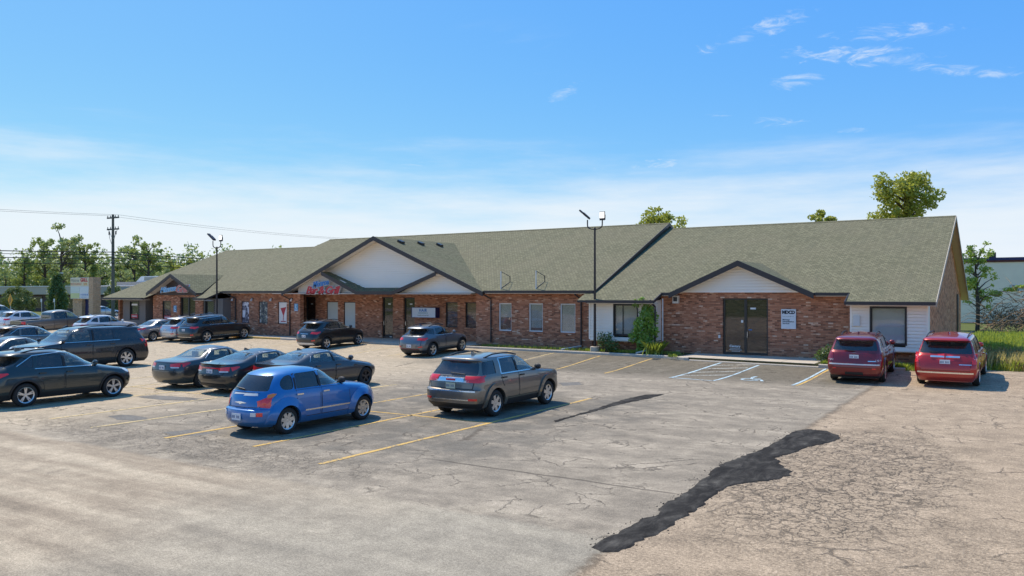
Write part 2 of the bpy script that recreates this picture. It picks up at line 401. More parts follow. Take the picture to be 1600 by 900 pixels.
    # cracks: alligator fields, and long wandering ones
    warp = NODE(nt, 'ShaderNodeVectorMath', dict(operation='ADD'), i0=p, i1=NODE(nt, 'ShaderNodeVectorMath', dict(operation='SCALE'), i0=NODE(nt, 'ShaderNodeTexNoise', Vector=p, Scale=1.3, Detail=7, Roughness=0.68).outputs[1], Scale=0.8).outputs[0]).outputs[0]
    def vor(scale, mp):
        mv = NODE(nt, 'ShaderNodeMapping', Vector=warp, Scale=mp).outputs[0]
        return NODE(nt, 'ShaderNodeTexVoronoi', dict(feature='DISTANCE_TO_EDGE'), Vector=mv, Scale=scale).outputs['Distance']
    v1 = vor(6.2, (1, 1, 0.0)); v2 = vor(0.30, (1.0, 1.35, 0.0)); v3 = vor(1.5, (1, 1, 0.0)); v4 = vor(2.6, (1.15, 0.9, 0.0))
    def blob(cx, cy, rx, ry):
        dx = MATH(nt, 'DIVIDE', MATH(nt, 'SUBTRACT', X, cx), rx); dy = MATH(nt, 'DIVIDE', MATH(nt, 'SUBTRACT', Y, cy), ry)
        r2 = MATH(nt, 'ADD', MATH(nt, 'MULTIPLY', dx, dx), MATH(nt, 'MULTIPLY', dy, dy))
        return SMOOTH(nt, MATH(nt, 'ADD', r2, MATH(nt, 'MULTIPLY', wob, 1.3)), 1.5, 0.3)
    al = MATH(nt, 'MAXIMUM', blob(-2.7, 15.6, 1.9, 5.2), MATH(nt, 'MULTIPLY', blob(-16.0, 11.0, 6.5, 0.95), 0.55))
    al = MATH(nt, 'MAXIMUM', al, MATH(nt, 'MULTIPLY', blob(-1.2, 11.0, 1.8, 3.2), 0.3))
    k1 = MATH(nt, 'MULTIPLY', MATH(nt, 'MAXIMUM', MATH(nt, 'MULTIPLY', SMOOTH(nt, v1, 0.06, 0.01), SMOOTH(nt, n_s, 0.34, 0.54)), SMOOTH(nt, v4, 0.03, 0.006)), al)
    k2 = MATH(nt, 'MULTIPLY', SMOOTH(nt, v2, 0.007, 0.0015), MATH(nt, 'MULTIPLY', SMOOTH(nt, n_m, 0.44, 0.58), MATH(nt, 'SUBTRACT', 1.0, MATH(nt, 'MULTIPLY', aisle, MATH(nt, 'MULTIPLY', 0.9, MATH(nt, 'SUBTRACT', 1.0, drive))))))
    k3 = MATH(nt, 'MULTIPLY', SMOOTH(nt, v3, 0.028, 0.006), MATH(nt, 'MULTIPLY', SMOOTH(nt, n_m, 0.50, 0.60), SMOOTH(nt, Y, 9.6, 10.2)))
    seam = MATH(nt, 'MULTIPLY', SMOOTH(nt, MATH(nt, 'ABSOLUTE', MATH(nt, 'SUBTRACT', MATH(nt, 'ADD', Y, MATH(nt, 'MULTIPLY', wob, 0.12)), 12.6)), 0.05, 0.015), MATH(nt, 'MULTIPLY', SMOOTH(nt, X, -10.5, -9.5), SMOOTH(nt, X, -4.6, -5.0)))
    k = MATH(nt, 'MAXIMUM', MATH(nt, 'MAXIMUM', k1, MATH(nt, 'MULTIPLY', seam, 0.8)), MATH(nt, 'MAXIMUM', MATH(nt, 'MULTIPLY', k2, 0.85), MATH(nt, 'MULTIPLY', k3, 0.75)))
    c = MIX(nt, MATH(nt, 'MULTIPLY', k, 0.82), c, (0.06, 0.048, 0.036))
    setc(nt, b, 'Base Color', c); setc(nt, b, 'Roughness', 0.93); setc(nt, b, 'Specular IOR Level', 0.25)
    h = MATH(nt, 'SUBTRACT', MATH(nt, 'ADD', MATH(nt, 'MULTIPLY', grit, 0.25), MATH(nt, 'MULTIPLY', grit2, 0.25)), MATH(nt, 'MULTIPLY', k, 1.0))
    BUMP(nt, b, h, 0.7, 0.02)
    return m

def mat_ground(name, cols, scale=0.5):
    m, nt, b = new_mat(name)
    p = POS(nt)
    k = MATH(nt, 'ADD', MATH(nt, 'MULTIPLY', NOISE(nt, p, scale, 6, 0.65), 0.6), MATH(nt, 'MULTIPLY', NOISE(nt, p, 9, 4, 0.7), 0.4))
    setc(nt, b, 'Base Color', RAMP(nt, k, [(0.3, cols[0]), (0.5, cols[1]), (0.7, cols[2])]))
    setc(nt, b, 'Roughness', 0.95); setc(nt, b, 'Specular IOR Level', 0.15)
    BUMP(nt, b, NOISE(nt, p, 20, 4, 0.7), 0.6, 0.03)
    return m

def mat_marking(name, col, wear=0.5):
    """old road paint: chipped so that the asphalt shows"""
    m, nt, b = new_mat(name)
    p = POS(nt)
    w = MATH(nt, 'ADD', MATH(nt, 'MULTIPLY', NOISE(nt, p, 14, 5, 0.7), 0.65), MATH(nt, 'MULTIPLY', NOISE(nt, p, 1.3, 3), 0.35))
    k = SMOOTH(nt, w, wear - 0.05, wear + 0.06)
    setc(nt, b, 'Base Color', MIX(nt, k, col, (0.19, 0.178, 0.158))); setc(nt, b, 'Roughness', 0.85); setc(nt, b, 'Specular IOR Level', 0.3)
    return m

M = {}
M['brick'] = mat_brick()
M['shx'] = mat_shingle('shingle_courses_along_x', 0)
M['shy'] = mat_shingle('shingle_courses_along_y', 1, (0.93, 0.97, 0.93))
M['asphalt'] = mat_asphalt()
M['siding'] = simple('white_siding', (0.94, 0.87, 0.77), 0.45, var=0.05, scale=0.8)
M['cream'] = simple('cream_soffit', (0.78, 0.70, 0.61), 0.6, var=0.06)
M['fascia'] = simple('dark_brown_fascia', (0.040, 0.032, 0.032), 0.42, var=0.2)
M['brown'] = simple('brown_siding', (0.11, 0.085, 0.075), 0.55, var=0.15, scale=2)
M['greysid'] = simple('taupe_siding', (0.21, 0.18, 0.16), 0.6, var=0.12, scale=2)
M['frame'] = simple('bronze_frame', (0.030, 0.027, 0.026), 0.35, var=0.2)
M['alum'] = simple('aluminium', (0.55, 0.55, 0.54), 0.35, metal=0.7, var=0.1)
M['galv'] = simple('pale_painted_metal', (0.70, 0.70, 0.68), 0.5, var=0.1)
M['pane'] = mat_glass('window_glass', (0.86, 0.88, 0.88), 1.65, 0.06)
M['doorglass'] = mat_glass('door_glass', (0.55, 0.56, 0.57), 1.7, 0.03)
M['blind_or_backing'] = simple('drawn_blind', (0.80, 0.70, 0.60), 0.8, var=0.1)
M['frost'] = simple('frosted_blind', (0.56, 0.60, 0.57), 0.6, var=0.06)
M['dark_room'] = simple('dark_room', (0.06, 0.058, 0.056), 0.9, var=0.4, scale=1)  # near-black colour stands in for the shade of unlit rooms behind glass
M['concrete'] = simple('concrete', (0.52, 0.45, 0.36), 0.9, var=0.22, scale=1.5, bump=0.3, spec=0.2)
M['kerb'] = simple('kerb_concrete', (0.50, 0.44, 0.36), 0.9, var=0.3, scale=2.2, bump=0.3, spec=0.2)
M['yellowkerb'] = simple('yellow_kerb_paint', (0.55, 0.36, 0.10), 0.8, var=0.3, scale=3)
M['soil'] = mat_ground('verge_soil', [(0.045, 0.038, 0.026), (0.085, 0.078, 0.036), (0.13, 0.14, 0.045)], 1.6)
M['field'] = mat_ground('rough_ground', [(0.07, 0.085, 0.025), (0.12, 0.14, 0.04), (0.19, 0.18, 0.075)], 0.12)
M['roadmat'] = simple('grey_road', (0.20, 0.19, 0.18), 0.9, var=0.15, scale=0.6)
M['yellow'] = mat_marking('faded_yellow_paint', (0.64, 0.41, 0.12), 0.54)
M['yellow_faint'] = mat_marking('worn_yellow_paint', (0.66, 0.50, 0.24), 0.545)
M['white_line'] = mat_marking('faded_white_paint', (0.66, 0.66, 0.60), 0.52)
M['blue_line'] = mat_marking('faded_blue_paint', (0.46, 0.60, 0.66), 0.54)
def mat_tar():
    m, nt, b = new_mat('fresh_tar'); p = POS(nt)
    n = NOISE(nt, p, 1.6, 7, 0.72, 0.5, mp=(2.2, 0.9, 1)); g = NOISE(nt, p, 40, 4, 0.75)
    c = RAMP(nt, n, [(0.32, (0.016, 0.0145, 0.013)), (0.48, (0.034, 0.031, 0.028)), (0.58, (0.062, 0.057, 0.050)), (0.70, (0.125, 0.114, 0.098))])
    c = MIX(nt, SMOOTH(nt, g, 0.62, 0.75), c, (0.11, 0.10, 0.09))
    setc(nt, b, 'Base Color', c); setc(nt, b, 'Roughness', 0.95); setc(nt, b, 'Specular IOR Level', 0.12)
    BUMP(nt, b, MATH(nt, 'ADD', n, MATH(nt, 'MULTIPLY', g, 0.5)), 0.6, 0.03)
    return m
M['tar'] = mat_tar()
M['stain'] = mat_marking('oil_stain', (0.13, 0.118, 0.10), 0.50)
M['pole'] = simple('dark_pole', (0.028, 0.018, 0.018), 0.4, var=0.2)
M['black'] = simple('black_plastic', (0.018, 0.018, 0.019), 0.55, var=0.25)
M['rubber'] = simple('tyre_rubber', (0.022, 0.021, 0.020), 0.8, var=0.3, scale=9)
M['rim'] = simple('alloy_rim', (0.62, 0.62, 0.62), 0.28, metal=0.85, var=0.08)
M['rimdark'] = simple('dark_rim', (0.06, 0.06, 0.065), 0.3, metal=0.7, var=0.1)
M['chrome'] = simple('chrome', (0.82, 0.80, 0.77), 0.26, metal=1.0, var=0.03)
M['interior'] = simple('car_interior', (0.030, 0.029, 0.028), 0.8, var=0.25)
M['seat'] = simple('seat_cloth', (0.055, 0.052, 0.050), 0.85, var=0.25)
M['red_lens'] = simple('red_lens', (0.78, 0.022, 0.022), 0.15, var=0.2, scale=4, coat=1.0)
M['amber_lens'] = simple('amber_lens', (0.75, 0.22, 0.02), 0.15, var=0.1, coat=1.0)
M['clear_lens'] = simple('clear_lens', (0.62, 0.64, 0.65), 0.12, var=0.12, coat=1.0)
M['plate'] = simple('plate_white', (0.66, 0.70, 0.74), 0.45, var=0.05)
M['plate_ink'] = simple('plate_ink', (0.05, 0.09, 0.22), 0.5)
M['carglass'] = mat_glass('car_glass', (0.88, 0.92, 0.89), 1.6, 0.04)
M['tinted'] = mat_glass('tinted_car_glass', (0.40, 0.42, 0.43), 1.7, 0.05)
M['bark'] = simple('bark', (0.10, 0.078, 0.058), 0.95, var=0.4, scale=4, bump=0.6)
M['woodpole'] = simple('weathered_pole', (0.145, 0.135, 0.105), 0.9, var=0.25, scale=2, mp=(3, 3, 0.3))
M['twig'] = simple('dead_twigs', (0.34, 0.22, 0.125), 0.95, var=0.4)
M['white'] = simple('white_paint', (0.78, 0.78, 0.77), 0.5, var=0.04)
M['signred'] = simple('sign_red', (0.50, 0.018, 0.035), 0.35, var=0.08)
M['signblue'] = simple('sign_blue', (0.035, 0.19, 0.48), 0.35, var=0.08)
M['navy'] = simple('navy', (0.008, 0.018, 0.10), 0.4)
M['ink'] = simple('dark_ink', (0.012, 0.02, 0.035), 0.5)
M['teal'] = simple('teal_ink', (0.10, 0.28, 0.30), 0.5)
M['greyink'] = simple('grey_ink', (0.28, 0.30, 0.27), 0.5)
M['hcblue'] = simple('handicap_blue', (0.10, 0.34, 0.55), 0.45)

# ------------------------------------------------------------------ ground
def sm(t): t = max(0.0, min(1.0, t)); return t * t * (3 - 2 * t)
def gz(y): return 0.20 * sm((y - 30.0) / 6.5)

def sheet(name, x0, x1, ys, z, mat):
    b = MB(); vs = []; fs = []
    for y in ys: vs += [(x0, y, z(y)), (x1, y, z(y))]
    for i in range(len(ys) - 1): fs.append((2*i, 2*i+1, 2*i+3, 2*i+2))
    b.add(vs, fs)
    return tag(b.build(name, mat), kind='structure')

b = MB(); b.add([(-1600, -900, -0.06), (1400, -900, -0.06), (1400, 3000, -0.06), (-1600, 3000, -0.06)], [(0, 1, 2, 3)])
tag(b.build('ground', M['field']), kind='structure')
ys = [-30, 0, 10, 20, 29] + [30 + 0.5 * i for i in range(19)]
sheet('parking_lot', -78, -3.7, ys, gz, M['asphalt'])
sheet('driveway', -3.7, 16, ys, lambda y: gz(y) if y < 36.5 else 0.2 - 0.05 * (y - 36.5), M['asphalt'])
b = MB(); b.add([(-112, -60, -0.04), (-96, -60, -0.04), (-96, 240, -0.04), (-112, 240, -0.04)], [(0, 1, 2, 3)])
tag(b.build('road', M['roadmat']), kind='structure')

KERB = [(-62, 36.8), (-48, 36.8), (-43.6, 36.65), (-26, 36.7), (-14.4, 36.15), (-13.2, 35.65), (-7.2, 35.2), (-3.95, 35.2)]
b = MB()
vs = []
for x, y in KERB: vs += [(x, y + 0.01, 0.05), (x, y + 0.01, 0.31), (x, 44, 0.31)]
fs = []
for i in range(len(KERB) - 1): fs += [(3*i, 3*i+3, 3*i+4, 3*i+1), (3*i+1, 3*i+4, 3*i+5, 3*i+2)]
b.add(vs, fs)
tag(b.build('verge', M['soil']), kind='structure')
def strip_along(poly, w0, w1, z0, z1, x0, x1, mat, name):
    """kerb: a bevelled bar that follows the kerb line between x0 and x1"""
    pts = [p for p in poly if x0 < p[0] < x1]
    def at(x):
        for (xa, ya), (xb, yb) in zip(poly, poly[1:]):
            if xa <= x <= xb: return (x, ya + (yb - ya) * (x - xa) / (xb - xa))
    pts = [at(x0)] + pts + [at(x1)]
    b = MB(); vs = []; n = len(pts)
    for x, y in pts:
        vs += [(x, y + w0, z0), (x, y + w0 + 0.02, z1 - 0.03), (x, y + w0 + 0.05, z1), (x, y + w1, z1), (x, y + w1, z0)]
    fs = [(5*i+j, 5*i+5+j, 5*i+6+j, 5*i+1+j) for i in range(n - 1) for j in range(4)]
    fs += [(0, 1, 2, 3, 4), tuple(5*(n-1)+j for j in (4, 3, 2, 1, 0))]
    b.add(vs, fs)
    return tag(b.build(name, mat, fix=True), kind='structure')
strip_along(KERB, -0.16, 0.02, 0.02, 0.325, -62, -46.2, M['kerb'], 'kerb')
strip_along(KERB, -0.16, 0.02, 0.02, 0.325, -46.2, -41.2, M['yellowkerb'], 'kerb')
strip_along(KERB, -0.16, 0.02, 0.02, 0.325, -41.2, -13.0, M['kerb'], 'kerb')
strip_along(KERB, -0.16, 0.02, 0.02, 0.23, -13.0, -7.2, M['concrete'], 'kerb')
strip_along(KERB, -0.16, 0.02, 0.02, 0.325, -7.2, -3.95, M['kerb'], 'kerb')
def flat(name, poly, z, mat):
    b = MB(); b.add([(x, y, z) for x, y in poly], [tuple(range(len(poly)))])
    return tag(b.build(name, mat), kind='structure')
flat('pavement', [(-48.4, 36.85), (-43.6, 36.70), (-26.4, 36.75), (-26.4, 42), (-48.4, 42)], 0.318, M['concrete'])
# entrance pavement in four poured slabs with open joints
b = MB()
xs = [-13.6, -12.0, -10.4, -8.8, -7.4]
for i in range(4):
    xa, xb = xs[i] + 0.012, xs[i + 1] - 0.012
    ya = 35.65 - 0.45 * (xa + 13.2) / 6 + 0.08; yb = 35.65 - 0.45 * (xb + 13.2) / 6 + 0.08
    b.add([(xa, ya, 0.235), (xb, yb, 0.235), (xb, 38.35, 0.322), (xa, 38.35, 0.322), (xa, ya, 0.1), (xb, yb, 0.1), (xb, 38.35, 0.1), (xa, 38.35, 0.1)],
          [(0, 1, 2, 3), (0, 4, 5, 1), (1, 5, 6, 2), (3, 7, 4, 0)])
b2 = MB(); b2.v = [(x, y, z + (0.085 if z > 0.2 and z < 0.3 else 0)) for x, y, z in b.v]; b2.f = b.f; b2.m = b.m
tag(b2.build('entrance_pavement', M['concrete']), kind='structure')

rng = random.Random(5)
def line(x0, y0, x1, y1, w, mat, name='painted_line', n=None):
    L = math.hypot(x1 - x0, y1 - y0); n = n or max(2, int(L / 0.35))
    dx, dy = (x1 - x0) / L, (y1 - y0) / L
    b = MB(); vs = []
    for i in range(n + 1):
        t = L * i / n
        cx, cy = x0 + dx * t, y0 + dy * t
        for s in (-1, 1):
            e = s * w / 2 * rng.uniform(0.82, 1.12)
            X, Y = cx - dy * e, cy + dx * e
            vs.append((X, Y, gz(Y) + 0.006))
    b.add(vs, [(2*i, 2*i+1, 2*i+3, 2*i+2) for i in range(n)])
    o = b.build(name, mat)
    return tag(o, kind='structure')
for X, y0, y1, mt in ((-11.42, 11.1, 22.5, 'yellow'), (-13.92, 11.6, 22.4, 'yellow'), (-16.42, 11.2, 22.4, 'yellow'), (-19.2, 11.1, 22.2, 'yellow_faint'),
                      (-21.45, 11.3, 22.0, 'yellow_faint'), (-24.0, 11.2, 22.0, 'yellow_faint'), (-26.5, 11.0, 22.0, 'yellow_faint'), (-29.0, 11.2, 22.0, 'yellow_faint')):
    line(X, y0, X + (0.04 if mt == 'yellow' else 0.2), y1, 0.12, M[mt])
line(-16.4, 16.75, -11.45, 16.9, 0.10, M['yellow'])
line(-26.4, 16.7, -16.5, 16.75, 0.10, M['yellow_faint'])
for X, dx, y0, y1 in ((-16.95, 0.55, 30.2, 35.6), (-14.45, 0.3, 29.8, 35.5), (-20.0, 0.3, 31.4, 36.0), (-22.6, 0.3, 33.0, 36.1), (-27.6, 0.2, 31.5, 36.2), (-30.2, 0.2, 31.5, 36.2), (-38.0, 0.2, 31.5, 36.2)):
    line(X, y0, X - dx, y1, 0.10, M['yellow' if X > -18 else 'yellow_faint'])
# accessible bay
line(-11.56, 29.6, -11.35, 35.2, 0.12, M['blue_line']); line(-9.79, 29.4, -9.62, 34.9, 0.12, M['blue_line'])
line(-11.56, 29.66, -9.79, 29.46, 0.11, M['blue_line'])
for k in range(4):
    line(-11.45, 30.6 + 1.15 * k, -9.8, 31.6 + 1.15 * k, 0.10, M['white_line'])
line(-6.95, 29.5, -6.85, 34.9, 0.11, M['blue_line']); line(-6.80, 29.5, -6.70, 34.9, 0.10, M['yellow'])
# wheelchair emblem
b = MB()
def patch2d(b, pts, z=0.007):
    b.add([(x, y, gz(y) + z) for x, y in pts], [tuple(range(len(pts)))])
cx, cy = -8.75, 30.6
for k in range(18):
    a0, a1 = R(110 + 15 * k), R(110 + 15 * (k + 1))
    if k > 15: break
    patch2d(b, [(cx + r * math.cos(a), cy + r * math.sin(a)) for r, a in ((0.36, a0), (0.36, a1), (0.25, a1), (0.25, a0))])
patch2d(b, [(cx - 0.06, cy + 0.1), (cx + 0.06, cy + 0.1), (cx - 0.02, cy + 0.72), (cx - 0.16, cy + 0.72)])
patch2d(b, [(cx - 0.14, cy + 0.78), (cx + 0.02, cy + 0.78), (cx + 0.02, cy + 0.95), (cx - 0.14, cy + 0.95)])
patch2d(b, [(cx + 0.06, cy + 0.1), (cx + 0.42, cy + 0.1), (cx + 0.60, cy - 0.32), (cx + 0.5, cy - 0.36), (cx + 0.36, cy), (cx + 0.06, cy)])
patch2d(b, [(cx - 0.02, cy + 0.42), (cx + 0.3, cy + 0.42), (cx + 0.3, cy + 0.33), (cx - 0.02, cy + 0.33)], 0.0075)
tag(b.build('wheelchair_emblem', M['blue_line']), kind='structure')

def tar_patch(pts, name='tar_patch', thick=0.016, mat='tar'):  # pts: outlines traced in image pixels, converted to ground coordinates
    """an uneven tongue of tar lying on the asphalt, ragged at the edge"""
    out = []
    n = len(pts)
    for i in range(n):
        a, c = Vector(pts[i]), Vector(pts[(i + 1) % n]); k = max(1, int((c - a).length / 0.12))
        for j in range(k):
            p = a.lerp(c, j / k); w_ = .042 if thick > .015 else .03; out.append((p.x + rng.uniform(-w_, w_), p.y + rng.uniform(-w_, w_)))
    b = MB(); m = len(out); C = Vector((sum(p[0] for p in out) / m, sum(p[1] for p in out) / m))
    vv, ee, ff, *_ = delaunay_2d_cdt([Vector(p) for p in out], [(i, (i + 1) % m) for i in range(m)], [], 1, 1e-5)
    edge = set(range(m))
    b.add([(v.x, v.y, gz(v.y) + thick) for v in vv], ff)
    # sloping rim
    base = len(b.v)
    for i in range(m):
        p = Vector(out[i]); q = Vector(out[(i + 1) % m]); o_ = Vector(out[i - 1])
        t = (q - o_).normalized(); nr = Vector((t.y, -t.x)) * 0.035
        b.v.append((p.x + nr.x, p.y + nr.y, gz(p.y) + 0.002))
    for i in range(m):
        j = (i + 1) % m
        b.f.append((base + i, base + j, j, i)); b.m.append(0)
    o = tag(b.build(name, M[mat], fix=True), kind='structure')
    if thick > .015:                       # crumbs broken from the edge
        q = MB()
        for i in range(m):
            for k in range(3):
                p = Vector(out[i]); s_ = rng.uniform(.005, .017); x, y = p.x + rng.gauss(0, .09), p.y + rng.gauss(0, .09); z = gz(y)
                q.add([(x - s_, y - s_, z), (x + s_, y - s_ * .7, z), (x + s_ * .5, y + s_, z), (x, y, z + s_ * .9)], [(0, 1, 3), (1, 2, 3), (2, 0, 3)])
        r_ = q.build('tar_crumbs', M[mat], o); r_['kind'] = 'stuff'
    return o
tar_patch([(-4.55, 9.29), (-4.37, 9.38), (-4.36, 9.76), (-4.3, 10.14), (-4.26, 10.64), (-4.24, 11.34), (-4.24, 12.1), (-4.28, 12.85), (-4.29, 13.37), (-4.2, 13.83), (-3.84, 14.32), (-3.59, 14.91), (-3.65, 15.33), (-3.98, 15.81), (-4.21, 16.42), (-4.03, 17.22), (-3.9, 18.05), (-3.61, 18.76), (-3.52, 19.51), (-3.92, 20.16), (-4.4, 20.17), (-4.61, 19.72), (-4.59, 17.74), (-4.67, 16.7), (-4.88, 15.35), (-4.78, 14.15), (-4.74, 13.33), (-4.67, 12.45), (-4.69, 11.95), (-4.58, 11.3), (-4.69, 10.64), (-4.67, 9.96), (-4.72, 9.39)])
tar_patch([(-9.86, 24.71), (-9.83, 23.61), (-9.97, 22.56), (-10.07, 21.51), (-10.07, 20.38), (-10.1, 19.1), (-10.07, 17.87), (-10.18, 17.99), (-10.19, 19.45), (-10.24, 20.71), (-10.37, 22.05), (-10.38, 23.26), (-10.27, 24.26)], thick=0.012)
tar_patch([(-14.42, 25.77), (-13.83, 26.4), (-13.37, 25.72), (-13.74, 25.01)], name='oil_stain', thick=0.003, mat='stain')
tar_patch([(-20.67, 12.4), (-20.57, 12.73), (-20.09, 12.83), (-19.44, 12.78), (-19.29, 12.5), (-19.43, 12.29), (-19.82, 12.16)], name='oil_stain', thick=0.003, mat='stain')
tar_patch([(-23.72, 15.15), (-23.61, 15.7), (-22.87, 15.88), (-22.02, 15.96), (-21.12, 15.99), (-21.11, 15.57), (-21.68, 15.38), (-22.39, 15.1), (-23.2, 15.12)], name='oil_stain', thick=0.003, mat='stain')
tar_patch([(-17.11, 11.63), (-16.92, 12.27), (-16.03, 12.31), (-16.1, 11.67), (-16.54, 11.49)], name='oil_stain', thick=0.003, mat='stain')

# ------------------------------------------------------------------ building
W, PW, BW = 38.3, 40.1, 37.4              # brick front, porch wall, projecting bays; building coordinates scaled about the camera
bld = empty('strip_plaza', (-33, 44, 0.3))
tag(bld, 'long single-storey brick plaza with grey-green shingled roof and white gables', 'building')
BO = Vector(bld.location)
def part(b, name, mats, parent=None, **kw):
    """mesh given in world coordinates -> child of the building (or of one of its parts)"""
    o = b.build(name, mats, parent or bld, **kw)
    for v in o.data.vertices: v.co -= BO
    return o

def wall_y(name, Y, x0, x1, z0, z1, holes, mat, depth=0.16, thick=0.2):
    """front wall with real openings and reveals"""
    xs = sorted({x0, x1, *[h[0] for h in holes], *[h[1] for h in holes]})
    zs = sorted({z0, z1, *[h[2] for h in holes], *[h[3] for h in holes]})
    b = MB()
    for xa, xb in zip(xs, xs[1:]):
        for za, zb in zip(zs, zs[1:]):
            if any(h[0] <= xa and xb <= h[1] and h[2] <= za and zb <= h[3] for h in holes): continue
            b.add([(xa, Y, za), (xb, Y, za), (xb, Y, zb), (xa, Y, zb)], [(0, 1, 2, 3)])
    for h in holes:
        a, c, d, e = h[:4]
        b.add([(a, Y, d), (c, Y, d), (c, Y, e), (a, Y, e), (a, Y + depth, d), (c, Y + depth, d), (c, Y + depth, e), (a, Y + depth, e)],
              [(0, 4, 5, 1), (1, 5, 6, 2), (2, 6, 7, 3), (3, 7, 4, 0)])
    b.add([(x0, Y, z0), (x0, Y + thick, z0), (x0, Y + thick, z1), (x0, Y, z1), (x1, Y, z0), (x1, Y + thick, z0), (x1, Y + thick, z1), (x1, Y, z1)],
          [(0, 3, 2, 1), (4, 5, 6, 7), (3, 7, 6, 2), (1, 2, 6, 5)])
    return part(b, name, mat)

def window(Y, x0, x1, z0, z1, depth=0.14, fm=None, pane='pane', back='dark_room', backd=0.12, fw=0.05, bars=(), sill=None, parts_back='blind_or_backing', head=0.0):
    """opening x0..x1, z0..z1 in a wall at Y: frame with pane, backing and sill as sub-parts"""
    fm = fm or M['frame']; y0, y1 = Y + depth - 0.07, Y + depth
    b = MB()
    b.box(x0, x0 + fw, y0, y1, z0, z1); b.box(x1 - fw, x1, y0, y1, z0, z1)
    b.box(x0 + fw, x1 - fw, y0 + .002, y1, z0, z0 + fw); b.box(x0 + fw, x1 - fw, y0 + .002, y1, z1 - fw, z1)
    for t in bars:
        xm = x0 + (x1 - x0) * t; b.box(xm - fw * .4, xm + fw * .4, y0 + .004, y1, z0 + fw, z1 - fw)
    f = part(b, 'window', fm)
    g = MB(); g.box(x0 + fw * .6, x1 - fw * .6, y1 - 0.035, y1 - 0.025, z0 + fw * .6, z1 - fw * .6)
    part(g, 'pane', M[pane], f)
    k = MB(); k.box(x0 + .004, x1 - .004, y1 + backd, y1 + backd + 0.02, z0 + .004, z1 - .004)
    part(k, parts_back, M[back] if isinstance(back, str) else back, f)  # in dark_room this sheet is painted room shade, not a drawn blind
    if sill:
        s = MB(); s.box(x0 - 0.03, x1 + 0.03, Y - 0.05, Y + depth - 0.075, z0 - 0.13, z0 - 0.004)
        part(s, 'sill', sill, f)
    return f

def lap_siding(name, Y, zfun, z0, z1, mat, holes=(), lap=0.14, proud=0.034):
    """overlapping boards, each a sloping face with a lower lip; zfun(z) -> (xl, xr)"""
    b = MB(); z = z0
    while z < z1 - 0.004:
        zt = min(z + lap, z1)
        (a0, c0), (a1, c1) = zfun(z), zfun(zt)
        if c0 - a0 < 0.02: break
        segs = [(a0, c0, a1, c1)]
        for h in holes:
            if h[2] < zt - .01 and h[3] > z + .01:
                new = []
                for s0, e0, s1, e1 in segs:
                    if h[0] > s0: new.append((s0, min(e0, h[0]), s1, min(e1, h[0])))
                    if h[1] < e0: new.append((max(s0, h[1]), e0, max(s1, h[1]), e1))
                segs = new
        for s0, e0, s1, e1 in segs:
            e1 = max(e1, s1)
            q = .80; f0, f1 = s0 + (s1 - s0) * q, e0 + (e1 - e0) * q; zq = z + (zt - z) * q      # board, then the recessed joint above it
            b.add([(s0, Y - proud, z), (e0, Y - proud, z), (f1, Y - proud * .55, zq), (f0, Y - proud * .55, zq), (s0, Y + .03, z), (e0, Y + .03, z), (f1, Y + .03, zq), (f0, Y + .03, zq), (e1, Y + .03, zt), (s1, Y + .03, zt)], [(0, 1, 2, 3), (4, 5, 1, 0), (3, 2, 6, 7), (7, 6, 8, 9)])
        z = zt
    o = part(b, name, mat); o['kind'] = 'stuff'
    return o

def slab(name, pts, mats, th=0.13, parent=None):
    """roof slab: top in shingles, edge in fascia colour, underside soffit"""
    b = MB(); n = len(pts)
    vs = list(pts) + [(x, y, z - th) for x, y, z in pts]
    b.add(vs, [tuple(range(n))], 0); bb = len(b.v) - 2 * n
    b.f.append(tuple(bb + n + i for i in range(n - 1, -1, -1))); b.m.append(2)
    for i in range(n):
        j = (i + 1) % n
        b.f.append((bb + i, bb + n + i, bb + n + j, bb + j)); b.m.append(1)
    return part(b, name, mats, parent)

SHX = [M['shx'], M['fascia'], M['cream']]; SHY = [M['shy'], M['fascia'], M['cream']]
YE, YR = 37.8, 48.3
def mid(y): return 3.40 + (y - YE) * (7.68 - 3.40) / (YR - YE)
def rgt(y): return 3.29 + (y - YE) * (7.33 - 3.29) / (YR - YE)
def lef(y): return 3.34 + (y - YE) * (7.13 - 3.34) / (YR - YE)
YB, YBL = 36.8, 36.55
YK = 2 * YR - YE
XM0, XM1 = -48.5, -18.9
slab('roof', [(XM0, YE, mid(YE)), (-42.2, YE, mid(YE)), (-41.5, 38.5, mid(38.5)), (-26.7, 38.5, mid(38.5)), (-26.0, YE, mid(YE)), (XM1, YE, mid(YE)), (XM1, YR, mid(YR)), (XM0, YR, mid(YR))], SHX)
slab('roof', [(XM0, YR, mid(YR)), (XM1, YR, mid(YR)), (XM1, YK, mid(YE)), (XM0, YK, mid(YE))], SHX)
slab('roof', [(-49.9, YE, lef(YE)), (XM0 + .003, YE, mid(YE)), (XM0 + .003, YR, mid(YR)), (-49.9, YR, lef(YR))], SHX)
slab('roof', [(-49.9, YR, lef(YR)), (XM0 + .003, YR, mid(YR)), (XM0 + .003, YK, mid(YE)), (-49.9, YK, lef(YE))], SHX)
slab('roof', [(-61.7, YBL, lef(YBL)), (-56.1, YBL, lef(YBL)), (-56.1, 37.5, lef(37.5)), (-50.3, 37.5, lef(37.5)), (-50.3, YBL, lef(YBL)), (-48.9, YBL, lef(YBL)), (-48.9, YE + .05, lef(YE + .05)), (-49.9, YE + .05, lef(YE + .05)), (-49.9, YR, lef(YR)), (-61.7, YR, lef(YR))], SHX)
slab('roof', [(-61.7, YR, lef(YR)), (-49.9, YR, lef(YR)), (-49.9, YK, lef(YE)), (-61.7, YK, lef(YE))], SHX)
XE = -3.02
